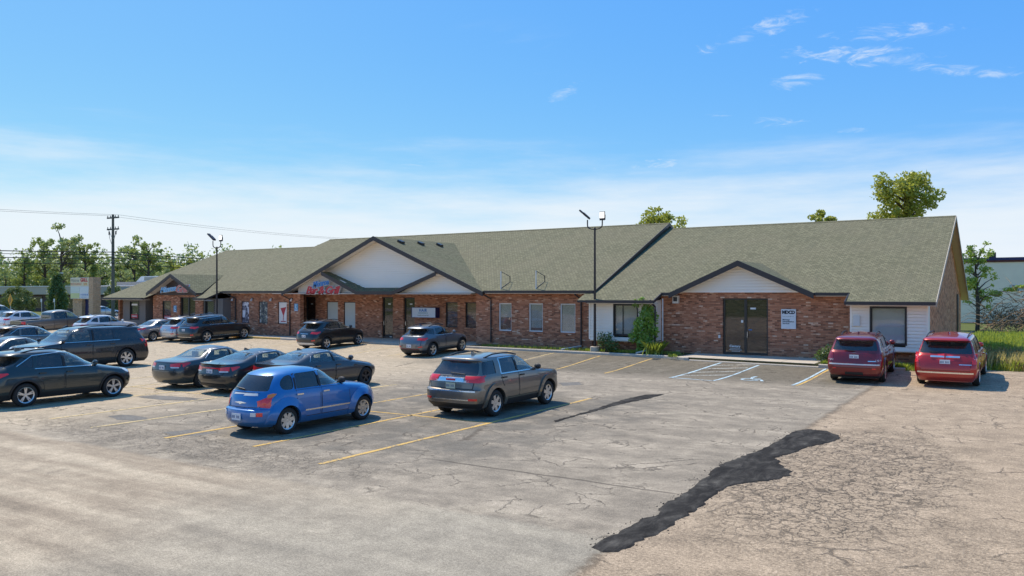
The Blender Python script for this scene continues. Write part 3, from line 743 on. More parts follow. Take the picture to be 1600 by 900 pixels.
slab('roof', [(XM1 - .5, YB, rgt(YB)), (-15.2, YB, rgt(YB)), (-15.2, YE, rgt(YE)), (-14.68, YE, rgt(YE)), (-14.3, 38.28, rgt(38.28)), (-8.4, 38.28, rgt(38.28)), (-8.02, YE, rgt(YE)), (-6.45, YE, rgt(YE)), (-6.45, YB, rgt(YB)), (XE, YB, rgt(YB)), (XE, YR, rgt(YR)), (XM1 - .5, YR, rgt(YR))], SHX, th=0.11)
slab('roof', [(XM1 - .5, YR, rgt(YR)), (XE, YR, rgt(YR)), (XE, YK + 1, rgt(YB)), (XM1 - .5, YK + 1, rgt(YB))], SHX, th=0.11)
# ridge caps
for x0, x1, z in ((XM0, XM1, mid(YR)), (-61.7, -49.9, lef(YR)), (XM1, XE, rgt(YR))):
    b = MB(); b.prism([(x0, YR - .16, z - .045), (x0, YR, z + .025), (x0, YR + .16, z - .045)], (x1 - x0, 0, 0))
    part(b, 'ridge_cap', M['shx'])
# verge of the taller roof over the lower one: barge board, pale flashing wall, peak return
b = MB(); b.prism([(XM1 + .003, YE - .02, mid(YE) + .01), (XM1 + .003, YR, mid(YR) + .01), (XM1 + .003, YR, mid(YR) - .19), (XM1 + .003, YE - .02, mid(YE) - .19)], (0.035, 0, 0))
part(b, 'barge_board', M['fascia'])
b = MB(); b.prism([(XM1 - .42, YE + .02, mid(YE) - .13), (XM1 - .42, YR, mid(YR) - .13), (XM1 - .42, YR, rgt(YR) - .1), (XM1 - .42, YE + .02, rgt(YE) - .12)], (0.015, 0, 0))
part(b, 'step_wall', M['siding'], fix=True)
b = MB(); b.prism([(XM1 + .003, YR, mid(YR) + .01), (XM1 + .003, YK, mid(YE) + .01), (XM1 + .003, YK, mid(YE) - .2), (XM1 + .003, YR, mid(YR) - .2)], (0.035, 0, 0))
part(b, 'barge_board', M['fascia'])
# gutters
def gutter(x0, x1, y, ztop, h=0.13):
    b = MB(); b.box(x0, x1, y - .11, y - .002, ztop - h, ztop + .01)
    part(b, 'gutter', M['fascia'])
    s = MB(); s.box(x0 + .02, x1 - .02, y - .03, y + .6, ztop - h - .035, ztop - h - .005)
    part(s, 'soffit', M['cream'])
gutter(-25.8, XM1 - .05, YE, mid(YE)); gutter(-48.55, -42.4, YE, mid(YE))
gutter(XM1 + .05, -15.2, YB, rgt(YB)); gutter(-6.45, XE, YB, rgt(YB))
gutter(-15.2, -14.75, YE, rgt(YE)); gutter(-7.9, -6.45, YE, rgt(YE))
gutter(-61.7, -56.3, YBL, lef(YBL)); gutter(-50.2, -48.9, YBL, lef(YBL))
for x in (-15.2, -6.45 - .04):
    b = MB(); b.prism([(x, YB - .1, rgt(YB) + .012), (x, YE, rgt(YE) + .012), (x, YE, rgt(YE) - .16), (x, YB - .1, rgt(YB) - .13)], (0.04, 0, 0))
    part(b, 'barge_board', M['fascia'])

# ---- front gables
def gable(xc, za, half, slope, yf, yb_fun, ysid, z0, side_mat, hole_bottom=None, fascia=0.24, sid_l=None, sid_r=None):
    """two roof slabs running back into the main roof, barge boards, siding"""
    zb = za - slope * half; yb = yb_fun
    for s in (-1, 1):
        pts = [(xc, yf, za), (xc + s * half, yf, zb), (xc + s * half, yf + .5, zb), (xc, yb, za)]
        if s > 0: pts = pts
        slab('roof', pts if s < 0 else pts[::-1], SHY, th=0.12)
        b = MB()
        p = [(xc, yf - .035, za + .02), (xc + s * (half + .04), yf - .035, zb + .02 - .04 * slope), (xc + s * (half + .04), yf - .035, zb - fascia - .04 * slope), (xc, yf - .035, za - fascia * 1.05)]
        b.prism(p if s < 0 else p[::-1], (0, 0.033, 0))
        part(b, 'barge_board', M['fascia'])
    zt = za - 0.13
    def zf(z):
        h = (zt - z) / slope
        return (max(xc - h, sid_l if sid_l is not None else -1e9), min(xc + h, sid_r if sid_r is not None else 1e9))
    lap_siding('gable_siding', ysid, zf, z0, zt, side_mat)
def back(fun, z):                         # y at which a roof plane reaches height z
    a, c = fun(YE), fun(YR); return YE + (z - a) / (c - a) * (YR - YE)
gable(-34.1, 6.78, 8.2, 0.42, 37.65, back(mid, 6.78), 38.42, 3.5, M['siding'])
gable(-11.35, 4.79, 3.38, 0.448, 37.65, back(rgt, 4.79), 38.2, 3.3, M['siding'])
gable(-53.2, 4.66, 2.95, 0.47, 36.75, back(lef, 4.66), 37.42, 3.12, M['brown'])
# two small gables inside the foot of the big one, and the pent strip between them
for s, xa, zt, xe in ((1, -38.6, 4.66, -35.5), (-1, -29.2, 4.50, -32.5)):
    zb = 3.36
    p = [(xa, 37.62, zt), (xe, 37.62, zb), (xe, 38.42, zb + .24), (xa, 38.42, zt)]
    slab('roof', p[::-1] if s > 0 else p, SHY, th=0.10)
    b = MB(); q = [(xa, 37.60, zt + .02), (xe, 37.60, zb + .02), (xe, 37.60, zb - .2), (xa, 37.60, zt - .22)]
    b.prism(q[::-1] if s > 0 else q, (0, 0.03, 0)); part(b, 'barge_board', M['fascia'])
    m_ = (zt - zb) / abs(xe - xa)
    xo = -41.3 if s > 0 else -26.75
    if s > 0: zf = lambda z, xa=xa, zt=zt, m_=m_: (max(-41.28, -34.1 - (6.65 - z) / 0.42), xa + (zt - .1 - z) / m_)
    else: zf = lambda z, xa=xa, zt=zt, m_=m_: (xa - (zt - .1 - z) / m_, min(-26.7, -34.1 + (6.65 - z) / 0.42))
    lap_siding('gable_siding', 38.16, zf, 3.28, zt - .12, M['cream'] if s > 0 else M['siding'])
slab('roof', [(-35.52, 37.62, 3.36), (-32.48, 37.62, 3.36), (-32.48, 38.42, 3.60), (-35.52, 38.42, 3.60)], [M['shx'], M['fascia'], M['cream']], th=0.1)
b = MB(); b.box(-35.5, -32.5, 37.59, 37.617, 3.17, 3.375); part(b, 'barge_board', M['fascia'])
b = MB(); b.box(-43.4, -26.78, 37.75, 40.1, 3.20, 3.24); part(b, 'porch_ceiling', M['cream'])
b = MB(); b.box(-41.2, -26.8, 38.2, 38.42, 3.235, 3.30); part(b, 'porch_beam', M['fascia'])

# ---- walls (brick) and their openings
hw = [(-25.22, -24.36, 1.13, 2.70), (-23.22, -22.32, 1.13, 2.70), (-21.24, -20.30, 1.13, 2.70)]
wall_y('brick_wall', W, -26.78, -19.28, 0.2, 3.3, hw, M['brick'])
pnl = [(-47.25, -46.43, 1.13, 2.67), (-45.42, -44.49, 1.13, 2.67), (-43.46, -42.57, 1.13, 2.67)]
wall_y('brick_wall', W, -48.38, -41.26, 0.2, 3.3, pnl, M['brick'])
d2, d3 = (-35.56, -34.63, 0.33, 3.0), (-33.74, -32.81, 0.33, 2.98)
ph = [(-40.62, -39.54, 0.85, 2.68), (-39.0, -37.94, 0.85, 2.66), (-30.36, -29.43, 1.15, 2.70), (-28.84, -27.95, 1.15, 2.70), d2, d3, (-42.69, -41.68, 0.33, 2.98)]
wall_y('brick_wall', PW, -43.4, -26.5, 0.2, 3.25, ph, M['brick'])
b = MB(); b.box(-43.4, -41.255, W + .2, W + .32, .2, 3.22); b.box(-43.5, -43.35, W + .32, PW, .2, 3.22)
part(b, 'brick_wall', M['brick'])
b = MB(); b.add([(-26.78, W, .2), (-26.78, PW, .2), (-26.78, PW, 3.22), (-26.78, W, 3.22)], [(3, 2, 1, 0)])
part(b, 'brick_wall', M['brick'])
md = (-12.28, -10.12, 0.335, 3.02)
wall_y('brick_wall', W, -15.42, -6.3, 0.2, 3.31, [md], M['brick'])
# soldier course under the middle eaves
b = MB()
x = -25.9
while x < -19.5:
    b.box(x, x + .062, W - .012, W + .02, 3.02, 3.21); x += .075
sc_ = part(b, 'soldier_course', M['brick']); sc_['kind'] = 'stuff'

# middle windows: pale frames, half-drawn blinds
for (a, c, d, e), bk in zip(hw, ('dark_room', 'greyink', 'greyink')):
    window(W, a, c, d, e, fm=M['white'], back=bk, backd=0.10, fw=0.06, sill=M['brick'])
for (a, c, d, e), zz in zip(hw, (1.9, 1.32, 1.2)):
    b = MB(); z = e - .1
    while z > zz:
        b.add([(a + .07, W + .146, z), (c - .07, W + .146, z), (c - .07, W + .150, z + .042), (a + .07, W + .150, z + .042)], [(0, 1, 2, 3)]); z -= .05
    o = part(b, 'slat_blind', M['blind_or_backing']); o['kind'] = 'stuff'
def poster_mat(name, stops, sc=3.0, mp=(1.0, 1.0, 1.0)):
    m, nt, bb = new_mat(name)
    o = OBJ(nt)
    k = NOISE(nt, o, sc, 5, 0.6, 0.6, mp=mp)
    setc(nt, bb, 'Base Color', RAMP(nt, k, stops)); setc(nt, bb, 'Roughness', 0.5)
    return m
pm = [poster_mat('poster_monochrome', [(0.36, (0.05, 0.04, 0.06)), (0.47, (0.20, 0.17, 0.22)), (0.52, (0.80, 0.72, 0.74)), (0.7, (0.9, 0.84, 0.84))], 2.6),
      poster_mat('poster_dark', [(0.36, (0.03, 0.032, 0.036)), (0.50, (0.10, 0.10, 0.10)), (0.57, (0.30, 0.28, 0.20)), (0.64, (0.60, 0.56, 0.54))], 3.2),
      simple('poster_pale', (0.88, 0.78, 0.70), 0.5, var=0.12, scale=3)]
for i, ((a, c, d, e), pmat) in enumerate(zip(pnl, pm)):
    f = window(W, a, c, d, e, back=pmat, backd=-0.064, fw=0.05, sill=M['brick'], parts_back='poster')
    if i == 2:                            # a red long-stemmed glass printed on the poster
        q = MB(); xm = (a + c) / 2 + .02; y = W + .07
        q.add([(xm - .27, y, 2.22), (xm + .30, y, 2.30), (xm + .06, y, 1.72), (xm + .03, y, 1.36), (xm - .03, y, 1.36), (xm - .01, y, 1.72)], [(0, 5, 2, 1), (5, 4, 3, 2)])
        q.add([(xm - .22, y, 1.28), (xm + .26, y, 1.28), (xm + .26, y, 1.34), (xm - .22, y, 1.34)], [(0, 1, 2, 3)])
        part(q, 'poster_print', M['signred'], f)
    if i == 0:
        q = MB(); y = W + .07; xm = (a + c) / 2
        q.add([(xm - .12, y, 1.2), (xm + .26, y, 1.2), (xm + .20, y, 1.75), (xm + .08, y, 2.0), (xm - .05, y, 1.85)], [(0, 1, 2, 3, 4)])
        q.add([(xm - .16, y, 2.05), (xm + .06, y, 2.0), (xm + .08, y, 2.35), (xm - .14, y, 2.4)], [(0, 1, 2, 3)])
        part(q, 'poster_print', poster_mat('poster_figure', [(0.4, (0.04, 0.035, 0.05)), (0.6, (0.35, 0.30, 0.34))], 6), f)
window(PW, *ph[0], back='frost', backd=-0.06, fw=0.05); window(PW, *ph[1], back='frost', backd=-0.06, fw=0.05)
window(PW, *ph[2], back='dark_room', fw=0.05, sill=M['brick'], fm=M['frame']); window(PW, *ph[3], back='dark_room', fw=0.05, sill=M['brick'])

def glass_door(Y, x0, x1, z0, z1, depth=0.18, leaves=1, pane='doorglass', back='dark_room', hand=None):
    b = MB(); fw = 0.085; y0, y1 = Y + depth - .08, Y + depth
    b.box(x0, x0 + fw, y0, y1, z0, z1); b.box(x1 - fw, x1, y0, y1, z0, z1); b.box(x0 + fw, x1 - fw, y0 + .002, y1, z1 - .07, z1); b.box(x0 + fw, x1 - fw, y0 + .002, y1, z0, z0 + .11)
    if leaves == 2: xm = (x0 + x1) / 2; b.box(xm - .06, xm + .06, y0 + .001, y1, z0 + .11, z1 - .07)
    d = part(b, 'door', M['frame'])
    g = MB(); g.box(x0 + fw * .7, x1 - fw * .7, y1 - .035, y1 - .025, z0 + .08, z1 - .05); part(g, 'pane', M[pane], d)
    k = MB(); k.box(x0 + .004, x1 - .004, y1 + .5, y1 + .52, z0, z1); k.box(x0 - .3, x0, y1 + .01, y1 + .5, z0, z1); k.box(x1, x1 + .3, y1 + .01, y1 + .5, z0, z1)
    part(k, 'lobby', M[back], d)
    xh = (x0 + x1) / 2 + .10 if leaves == 2 else x0 + .13
    h = MB(); h.tube([(xh, y0 - .02, 1.15), (xh, y0 - .06, 1.17), (xh, y0 - .06, 1.43), (xh, y0 - .02, 1.45)], 0.016, 6); part(h, 'handle', M['chrome'], d)
    return d
dd = glass_door(W, *md, leaves=2)
q = MB(); q.box(-10.98, -10.72, W + .128, W + .131, 2.50, 2.58); part(q, 'number_sticker', M['white'], dd)
q = MB(); q.box(-11.42, -11.32, W + .128, W + .131, 1.86, 1.98); part(q, 'notice_sticker', M['white'], dd)
q = MB(); q.box(-11.06, -10.90, W + .128, W + .131, 1.50, 1.55); part(q, 'blue_sticker', M['signblue'], dd)
text('door_lettering', 'Century', 0.155, M['white'], dd, Vector((-11.72, W + .128, 0.72)) - BO, extrude=0.001, bold=0.006)
q = MB()
for zz, xa, xb in ((0.60, -11.95, -11.45), (0.545, -12.0, -11.42), (0.48, -11.88, -11.48)):
    x = xa
    while x < xb: q.box(x, x + .022, W + .127, W + .129, zz - .012, zz + .014); x += .034
part(q, 'small_print', M['white'], dd)
glass_door(PW, *d2); glass_door(PW, *d3)
dk = glass_door(PW, -42.69, -41.68, 0.33, 2.98)
for a, c in ((d2, 2.55), (d3, 2.55), ((-42.69, -41.68), 2.5)):
    q = MB(); q.box(a[0] + .42, a[0] + .62, PW + .137, PW + .14, c - .04, c + .04); part(q, 'number_sticker', M['white'], dk if a[0] < -42 else bld)
q = MB(); q.box(-34.98, -34.80, PW + .09, PW + .098, 0.38, 0.43); part(q, 'kick_label', M['white'])

# ---- projecting bays with white siding
def bay(x0, x1, win, z0, pane_back, mat, frm='frame', base_y=None, Y=BW, ztop=2.86, bars=()):
    zf = lambda z: (x0, x1)
    lap_siding('siding', Y, zf, z0, ztop, mat, [win] if win else ())
    b = MB(); b.box(x0 - .03, x0 + .05, Y - .044, Y + .02, z0 - .01, ztop); b.box(x1 - .05, x1 + .03, Y - .044, Y + .02, z0 - .01, ztop)
    b.box(x0 + .05, x1 - .05, Y - .044, Y + .02, z0 - .05, z0 + .012)
    part(b, 'corner_trim', mat)
    if win:
        b = MB(); a, c, d, e = win
        b.box(a - .05, a, Y - .05, Y + .1, d - .05, e + .05); b.box(c, c + .05, Y - .05, Y + .1, d - .05, e + .05); b.box(a, c, Y - .05, Y + .1, e, e + .05); b.box(a, c, Y - .05, Y + .1, d - .05, d)
        part(b, 'window_casing', M['frame'])
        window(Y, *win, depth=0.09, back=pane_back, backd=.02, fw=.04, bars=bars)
    b = MB(); b.add([(x1, Y, z0), (x1, W + .1, z0), (x1, W + .1, ztop + .1), (x1, Y, ztop)], [(0, 1, 2, 3)]); b.add([(x0, Y, z0), (x0, W + .1, z0), (x0, W + .1, ztop + .1), (x0, Y, ztop)], [(3, 2, 1, 0)])
    b.box(x0, x1, Y + .001, W + .1, z0 - .08, z0 - .051)
    part(b, 'bay_side', mat)
    b = MB(); b.box(x0 + .08, x1 - .08, Y + .35, W + .1, .2, z0 - .082); part(b, 'bay_plinth', M['brick'])
bay(-18.98, -15.42, (-17.58, -16.32, 1.16, 2.68), 0.9, 'blind_or_backing', M['siding'], bars=(.36,))
bay(-6.34, -3.37, (-5.53, -4.19, 1.12, 2.66), 0.86, 'white', M['siding'])
# vertical slat blind hanging in the right bay window
b = MB(); x = -5.48
while x < -4.22:
    b.add([(x, BW + .15, 1.16), (x + .055, BW + .115, 1.16), (x + .055, BW + .115, 2.63), (x, BW + .15, 2.63)], [(0, 1, 2, 3)]); x += .075
vb = part(b, 'slat_blind', M['frost']); vb['kind'] = 'stuff'
b = MB(); b.box(-6.22, -5.96, BW - .13, BW - .03, 1.86, 2.30); part(b, 'meter_box', M['galv'])
# left block
wl = (-59.37, -58.27, 1.2, 2.59)
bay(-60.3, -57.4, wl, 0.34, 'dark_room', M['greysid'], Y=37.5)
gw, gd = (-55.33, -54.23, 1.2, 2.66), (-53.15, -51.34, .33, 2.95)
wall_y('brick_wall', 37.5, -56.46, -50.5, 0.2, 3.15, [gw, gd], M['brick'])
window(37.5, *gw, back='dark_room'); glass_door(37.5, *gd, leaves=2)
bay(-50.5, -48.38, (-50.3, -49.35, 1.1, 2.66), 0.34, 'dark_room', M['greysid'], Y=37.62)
b = MB(); b.box(-57.4, -56.46, 38.4, 38.5, .2, 3.1); part(b, 'recess_wall', M['brown'])
for a, c, z0, z1, yy in ((-59.25, -58.4, 1.3, 1.58, 37.4), (-55.2, -54.35, 1.25, 1.55, 37.5), (-50.2, -49.45, 1.15, 1.4, 37.62)):
    q = MB(); q.box(a, c, yy + .085, yy + .09, z0, z1); part(q, 'window_banner', M['signred'])
    q = MB(); x = a + .08
    while x < c - .1: q.box(x, x + .05, yy + .08, yy + .084, z0 + .09, z1 - .08); x += .085
    part(q, 'banner_print', M['white'])
q = MB(); q.box(-59.2, -58.45, 37.485, 37.49, 2.28, 2.42); part(q, 'window_banner', M['white'])

# ---- end walls and back walls
m, nt, bb = new_mat('rough_stone')
vv = NODE(nt, 'ShaderNodeTexVoronoi', Vector=POS(nt), Scale=7.0)
kk = MATH(nt, 'ADD', MATH(nt, 'MULTIPLY', NODE(nt, 'ShaderNodeSeparateColor', Color=vv.outputs['Color']).outputs[0], 0.6), MATH(nt, 'MULTIPLY', NOISE(nt, POS(nt), 14, 4, .7), .4))
setc(nt, bb, 'Base Color', RAMP(nt, kk, [(0.15, (0.32, 0.115, 0.05)), (0.45, (0.64, 0.255, 0.115)), (0.7, (0.78, 0.36, 0.18)), (0.9, (0.84, 0.52, 0.31))]))
setc(nt, bb, 'Roughness', .95); BUMP(nt, bb, MATH(nt, 'SUBTRACT', 1.0, vv.outputs['Distance']), .9, .05)
M['stone'] = m
b = MB(); b.prism([(-3.42, 37.5, .1), (-3.42, 59.0, .1), (-3.42, 59.0, rgt(YE) - .1), (-3.42, YR, rgt(YR) - .1), (-3.42, 37.5, rgt(37.5) - .1)], (-0.2, 0, 0))
part(b, 'end_wall', M['stone'], fix=True)
b = MB(); b.box(-3.41, -3.36, 55.2, 56.4, .3, 3.2); part(b, 'narrow_window', M['frame'])
for p in ([(YB, rgt(YB)), (YR, rgt(YR))], [(YR, rgt(YR)), (YK + 1, rgt(YB))]):
    (ya, za), (yb, zb) = p
    b = MB(); b.prism([(XE, ya, za + .01), (XE, yb, zb + .01), (XE, yb, zb - .2), (XE, ya, za - .2)], (.03, 0, 0)); part(b, 'barge_board', M['concrete'], fix=True)
b = MB(); b.box(-3.4, -3.05, 47.9, 48.3, 6.75, 6.9); part(b, 'vent_hood', M['frame'])
b = MB(); b.box(-61.3, -3.6, 58.6, 58.8, .1, 3.3); b.box(-61.2, -61.0, 37.6, 58.6, .1, 3.2); part(b, 'rear_wall', M['brick'])
b = MB(); b.prism([(-61.2, 37.6, 2.9), (-61.2, 58.6, 2.9), (-61.2, YR, lef(YR) - .15)], (.1, 0, 0)); part(b, 'end_wall', M['brown'], fix=True)
b = MB(); b.prism([(XM0 + .1, 38.5, 3.0), (XM0 + .1, 58.2, 3.0), (XM0 + .1, YR, mid(YR) - .2)], (.1, 0, 0)); part(b, 'end_wall', M['brown'], fix=True)

# ---- downspouts, lamps, vents and other fittings
def downspout(x, y, ztop, zb, side=0.22, out=None):
    b = MB(); b.tube([(x - side, y - .48, ztop), (x - side * .8, y - .42, ztop - .12), (x, y - .08, ztop - .36), (x, y - .07, ztop - .5), (x, y - .07, zb)], .045, 6)
    part(b, 'downspout', M['fascia'], smooth=True)
    if out:
        b = MB(); b.tube([(x, y - .09, zb + .03), out], .05, 6); part(b, 'splash_pipe', M['galv'], smooth=True)
downspout(-25.7, W, 3.3, .45, .35); downspout(-19.91, W, 3.3, .42, .2, (-20.3, 36.75, .33))
downspout(-47.8, W, 3.25, .4, .4); downspout(-42.19, W, 3.2, .4, .35)
downspout(-15.3, 37.3, 2.95, .5, .1, (-15.9, 36.3, .36))
b = MB(); b.tube([(-15.12, 37.75, 3.0), (-15.12, 37.75, .9)], .03, 6); part(b, 'conduit', M['white'])
for x, y in ((-48.08, W), (-46.02, W), (-44.04, W), (-42.0, W)):
    b = MB(); b.box(x - .05, x + .05, y - .05, y, 2.83, 2.93); l = part(b, 'wall_lamp', M['frame'])
    b = MB(); b.tube([(x, y - .06, 2.86), (x, y - .12, 2.80), (x, y - .15, 2.70)], [.04, .06, .085], 10); part(b, 'bulb', M['white'], l, smooth=True)
b = MB(); b.box(-14.75, -14.45, W - .2, W - .02, 2.76, 3.14); fl = part(b, 'floodlight', M['cream'])
b = MB(); b.box(-14.70, -14.50, W - .215, W - .201, 2.86, 3.08); part(b, 'lens', M['frame'], fl)
b = MB(); b.box(-12.48, -12.38, W - .04, W - .003, 1.1, 1.25); part(b, 'card_reader', M['galv'])
for y in (39.3, 41.3, 43.3):
    x = -33.3; z = 6.78 - 0.42 * .8
    b = MB(); b.prism([(x - .17, y - .16, z + .06), (x + .2, y - .16, z - .10), (x + .22, y - .16, z + .07), (x - .12, y - .16, z + .2)], (0, .32, 0)); part(b, 'roof_vent', M['frame'], fix=True)
def bracket(x):
    t = empty('sign_bracket', (x, 38.05, mid(38.05)))
    b = MB(); b.tube([(0, 0, -.03), (0, 0, 1.0)], .028, 6); b.build('post', M['galv'], t)
    b = MB(); b.tube([(0, .95, .34), (0, .95, .75)], .024, 6); b.build('rear_post', M['frame'], t)
    b = MB(); b.tube([(0, 0, .98), (0, .95, .72)], .018, 6); b.build('brace', M['frame'], t)
    b = MB(); b.tube([(0, 0, .03), (0, .95, .40)], .018, 6); b.build('foot_rail', M['frame'], t)
    return t
tag(bracket(-24.9), 'empty metal sign bracket on the roof, the one nearer the big white gable', 'bracket', 'sign brackets on the roof')
tag(bracket(-22.6), 'empty metal sign bracket on the roof, the one nearer the roof step', 'bracket', 'sign brackets on the roof')

# ------------------------------------------------------------------ signs on the building
def bars(b, x0, x1, y, z0, z1, seed, w=.035, gap=.02, dy=.003):
    r = random.Random(seed); x = x0
    while x < x1 - w:
        ww = w * r.uniform(.5, 1.2); b.box(x, x + ww, y, y + dy, z0 + (z1 - z0) * r.choice((0, 0, .25)), z1 - (z1 - z0) * r.choice((0, .3, .3))); x += ww + gap * r.uniform(.7, 1.8)
t = empty('wall_sign', (-9.17, W - .02, 1.62)); tag(t, 'white upright notice board on the brick wall right of the glass double door', 'sign')
b = MB(); b.box(-.33, .33, -.05, 0, 0, .91); b.build('board', M['plate'], t)
text('lettering', 'MDCD', .20, M['ink'], t, (0, -.052, .76), extrude=.003, bold=.012, spacing=.92)
b = MB(); bars(b, -.27, .27, -.054, .555, .60, 3); b.build('small_print', M['greyink'], t)
for i, w_ in enumerate(('Michigan', 'Rehabilitation', 'Services')):
    text('lettering', w_, .095, M['ink'], t, (-.27, -.052, .42 - .085 * i), extrude=.002, align='LEFT', bold=.002)
t = empty('box_sign', (-31.7, PW - .02, 1.74)); tag(t, 'white box sign with dark blue end beside the salon door under the porch', 'sign')
b = MB(); b.box(-1.0, .86, -.38, -.02, 0, .6); b.build('cabinet', M['plate'], t)
b = MB(); b.box(.86, .90, -.40, 0, -.02, .62); b.box(-1.04, -1.0, -.40, 0, -.02, .62); b.box(-1.0, .86, -.40, 0, -.02, -.001); b.box(-1.0, .86, -.40, 0, .601, .62); b.build('casing', M['navy'], t)
text('lettering', 'HAIR', .25, M['signblue'], t, (-.12, -.384, .44), extrude=.003, bold=.01, spacing=1.15)
text('lettering', 'GRAPHICS', .15, M['teal'], t, (-.12, -.384, .265), extrude=.003, spacing=1.1)
b = MB(); bars(b, -.55, .33, -.386, .09, .165, 8, .04, .02); b.build('small_print', M['greyink'], t)
def fit(o, w):
    xs = [v.co.x for v in o.data.vertices]; k = w / (max(xs) - min(xs)); c = (max(xs) + min(xs)) / 2
    for v in o.data.vertices: v.co.x = (v.co.x - c) * k
def script_sign(name, loc, words, label, back=None):
    t = empty(name, loc); tag(t, label, 'sign')
    for w_, mat_, size, off, rz, wd in words:
        o = text('lettering', w_, size, mat_, t, off, rot=(R(90), R(-rz), 0), extrude=.05, shear=.35, bold=.018, spacing=.88)
        h = text('letter_edge', w_, size, M['white'], t, (off[0], off[1] + .03, off[2]), rot=(R(90), R(-rz), 0), extrude=.045, shear=.35, bold=.04, spacing=.88)
        fit(o, wd); fit(h, wd * 1.02)
    return t
script_sign('letter_sign', (-38.55, 37.8, 3.30), [('Monroe', M['signblue'], .52, (-.22, 0, .58), 8, 1.5), ('Bar & Grill', M['signred'], .72, (-.03, 0, .12), 0, 3.1)],
            'blue and red script letters on the small gable over the corner entrance')
script_sign('letter_sign', (-52.75, 36.85, 3.2), [('Monroe', simple('pale_sign_blue', (.20, .44, .66), .4), .52, (-.85, 0, .33), 5, 1.9), ('Grill', simple('pale_sign_red', (.58, .20, .18), .4), .74, (.85, 0, .35), 0, 1.5)],
            'pale blue and pink script letters on the brown gable at the far end')
def hc_sign(x, y, z, label):
    t = empty('parking_sign', (x, y, z)); tag(t, label, 'sign', 'accessible parking signs')
    b = MB(); b.box(-.17, .17, -.02, 0, 0, .5); b.build('plate', M['hcblue'], t)
    b = MB()
    b.add([(-.05, -.023, .38), (.04, -.023, .38), (.04, -.023, .45), (-.05, -.023, .45)], [(0, 1, 2, 3)])
    b.add([(-.05, -.023, .18), (.0, -.023, .18), (.0, -.023, .36), (-.05, -.023, .36)], [(0, 1, 2, 3)])
    b.add([(.0, -.023, .18), (.10, -.023, .18), (.10, -.023, .22), (.0, -.023, .22)], [(0, 1, 2, 3)])
    b.add([(-.14, -.023, .04), (.14, -.023, .04), (.14, -.023, .09), (-.14, -.023, .09)], [(0, 1, 2, 3)])
    b.build('emblem', M['white'], t)
hc_sign(-41.63, W - .01, 2.04, 'blue accessible parking sign on the brick pier left of the dark corner door')
hc_sign(-53.7, 37.49, 1.82, 'blue accessible parking sign on brick beside the far entrance with the brown gable')

# ------------------------------------------------------------------ cars
def pchip(pts):
    pts = sorted(pts); xs = [p[0] for p in pts]; ys = [p[1] for p in pts]; n = len(xs)
    h = [xs[i+1] - xs[i] for i in range(n-1)]; d = [(ys[i+1] - ys[i]) / h[i] for i in range(n-1)]
    m = [d[0]] + [0 if d[i-1] * d[i] <= 0 else 3 * (h[i-1] + h[i]) / ((2*h[i] + h[i-1]) / d[i-1] + (h[i] + 2*h[i-1]) / d[i]) for i in range(1, n-1)] + [d[-1]]
    def f(x):
        if x <= xs[0]: return ys[0]
        if x >= xs[-1]: return ys[-1]
        i = 0
        while x > xs[i+1]: i += 1
        t = (x - xs[i]) / h[i]
        return (2*t**3 - 3*t*t + 1) * ys[i] + (t**3 - 2*t*t + t) * h[i] * m[i] + (-2*t**3 + 3*t*t) * ys[i+1] + (t**3 - t*t) * h[i] * m[i+1]
    return f

def densify(poly, step):
    out = []
    for a, c in zip(poly, poly[1:] + poly[:1]):
        k = max(1, int(math.hypot(c[0]-a[0], c[1]-a[1]) / step))
        out += [(a[0] + (c[0]-a[0]) * j / k, a[1] + (c[1]-a[1]) * j / k) for j in range(k)]
    return out

def roundpoly(poly, r, n=3):
    """polygon with its corners rounded off"""
    out = []; m = len(poly)
    for i in range(m):
        p = Vector(poly[i]); a = Vector(poly[i-1]) - p; c = Vector(poly[(i+1) % m]) - p
        ra = min(r, a.length * .45); rc = min(r, c.length * .45)
        A = p + a.normalized() * ra; C = p + c.normalized() * rc
        for k in range(n + 1):
            t = k / n; q = A * (1-t)**2 + p * 2*t*(1-t) + C * t*t; out.append((q.x, q.y))
    return out

def inside(poly, x, y):
    c = False; j = len(poly) - 1
    for i in range(len(poly)):
        (xi, yi), (xj, yj) = poly[i], poly[j]
        if (yi > y) != (yj > y) and x < (xj - xi) * (y - yi) / (yj - yi) + xi: c = not c
        j = i
    return c

def surf_patch(b, poly, fn, o1, o0, m=0, step=0.1):
    """a plate that follows the car's skin: poly in 2d, fn(a, b, offset) -> 3d"""
    pl = densify(poly, step); n = len(pl); pts = [Vector(p) for p in pl]
    x0, x1 = min(p[0] for p in pl), max(p[0] for p in pl); y0, y1 = min(p[1] for p in pl), max(p[1] for p in pl)
    nx, ny = int((x1-x0) / step), int((y1-y0) / step)
    for i in range(1, nx + 1):
        for j in range(1, ny + 1):
            x, y = x0 + (x1-x0) * i / (nx+1), y0 + (y1-y0) * j / (ny+1)
            if inside(pl, x, y) and min((p[0]-x)**2 + (p[1]-y)**2 for p in pl) > (step*.35)**2: pts.append(Vector((x, y)))
    vv, ee, ff, *_ = delaunay_2d_cdt(pts, [(i, (i+1) % n) for i in range(n)], [], 1, 1e-6)
    base = len(b.v); k = len(vv)
    for o in (o1, o0):
        for v in vv: b.v.append(tuple(fn(v.x, v.y, o(v.x, v.y) if callable(o) else o)))
    cnt = {}
    for f in ff:
        b.f.append(tuple(base + i for i in f)); b.m.append(m)
        b.f.append(tuple(base + k + i for i in reversed(f))); b.m.append(m)
        for q in range(len(f)):
            e = (f[q], f[(q+1) % len(f)]); cnt[e] = cnt.get(e, 0) + 1
    for (i, j) in cnt:
        if (j, i) not in cnt: b.f.append((base + j, base + i, base + k + i, base + k + j)); b.m.append(m)

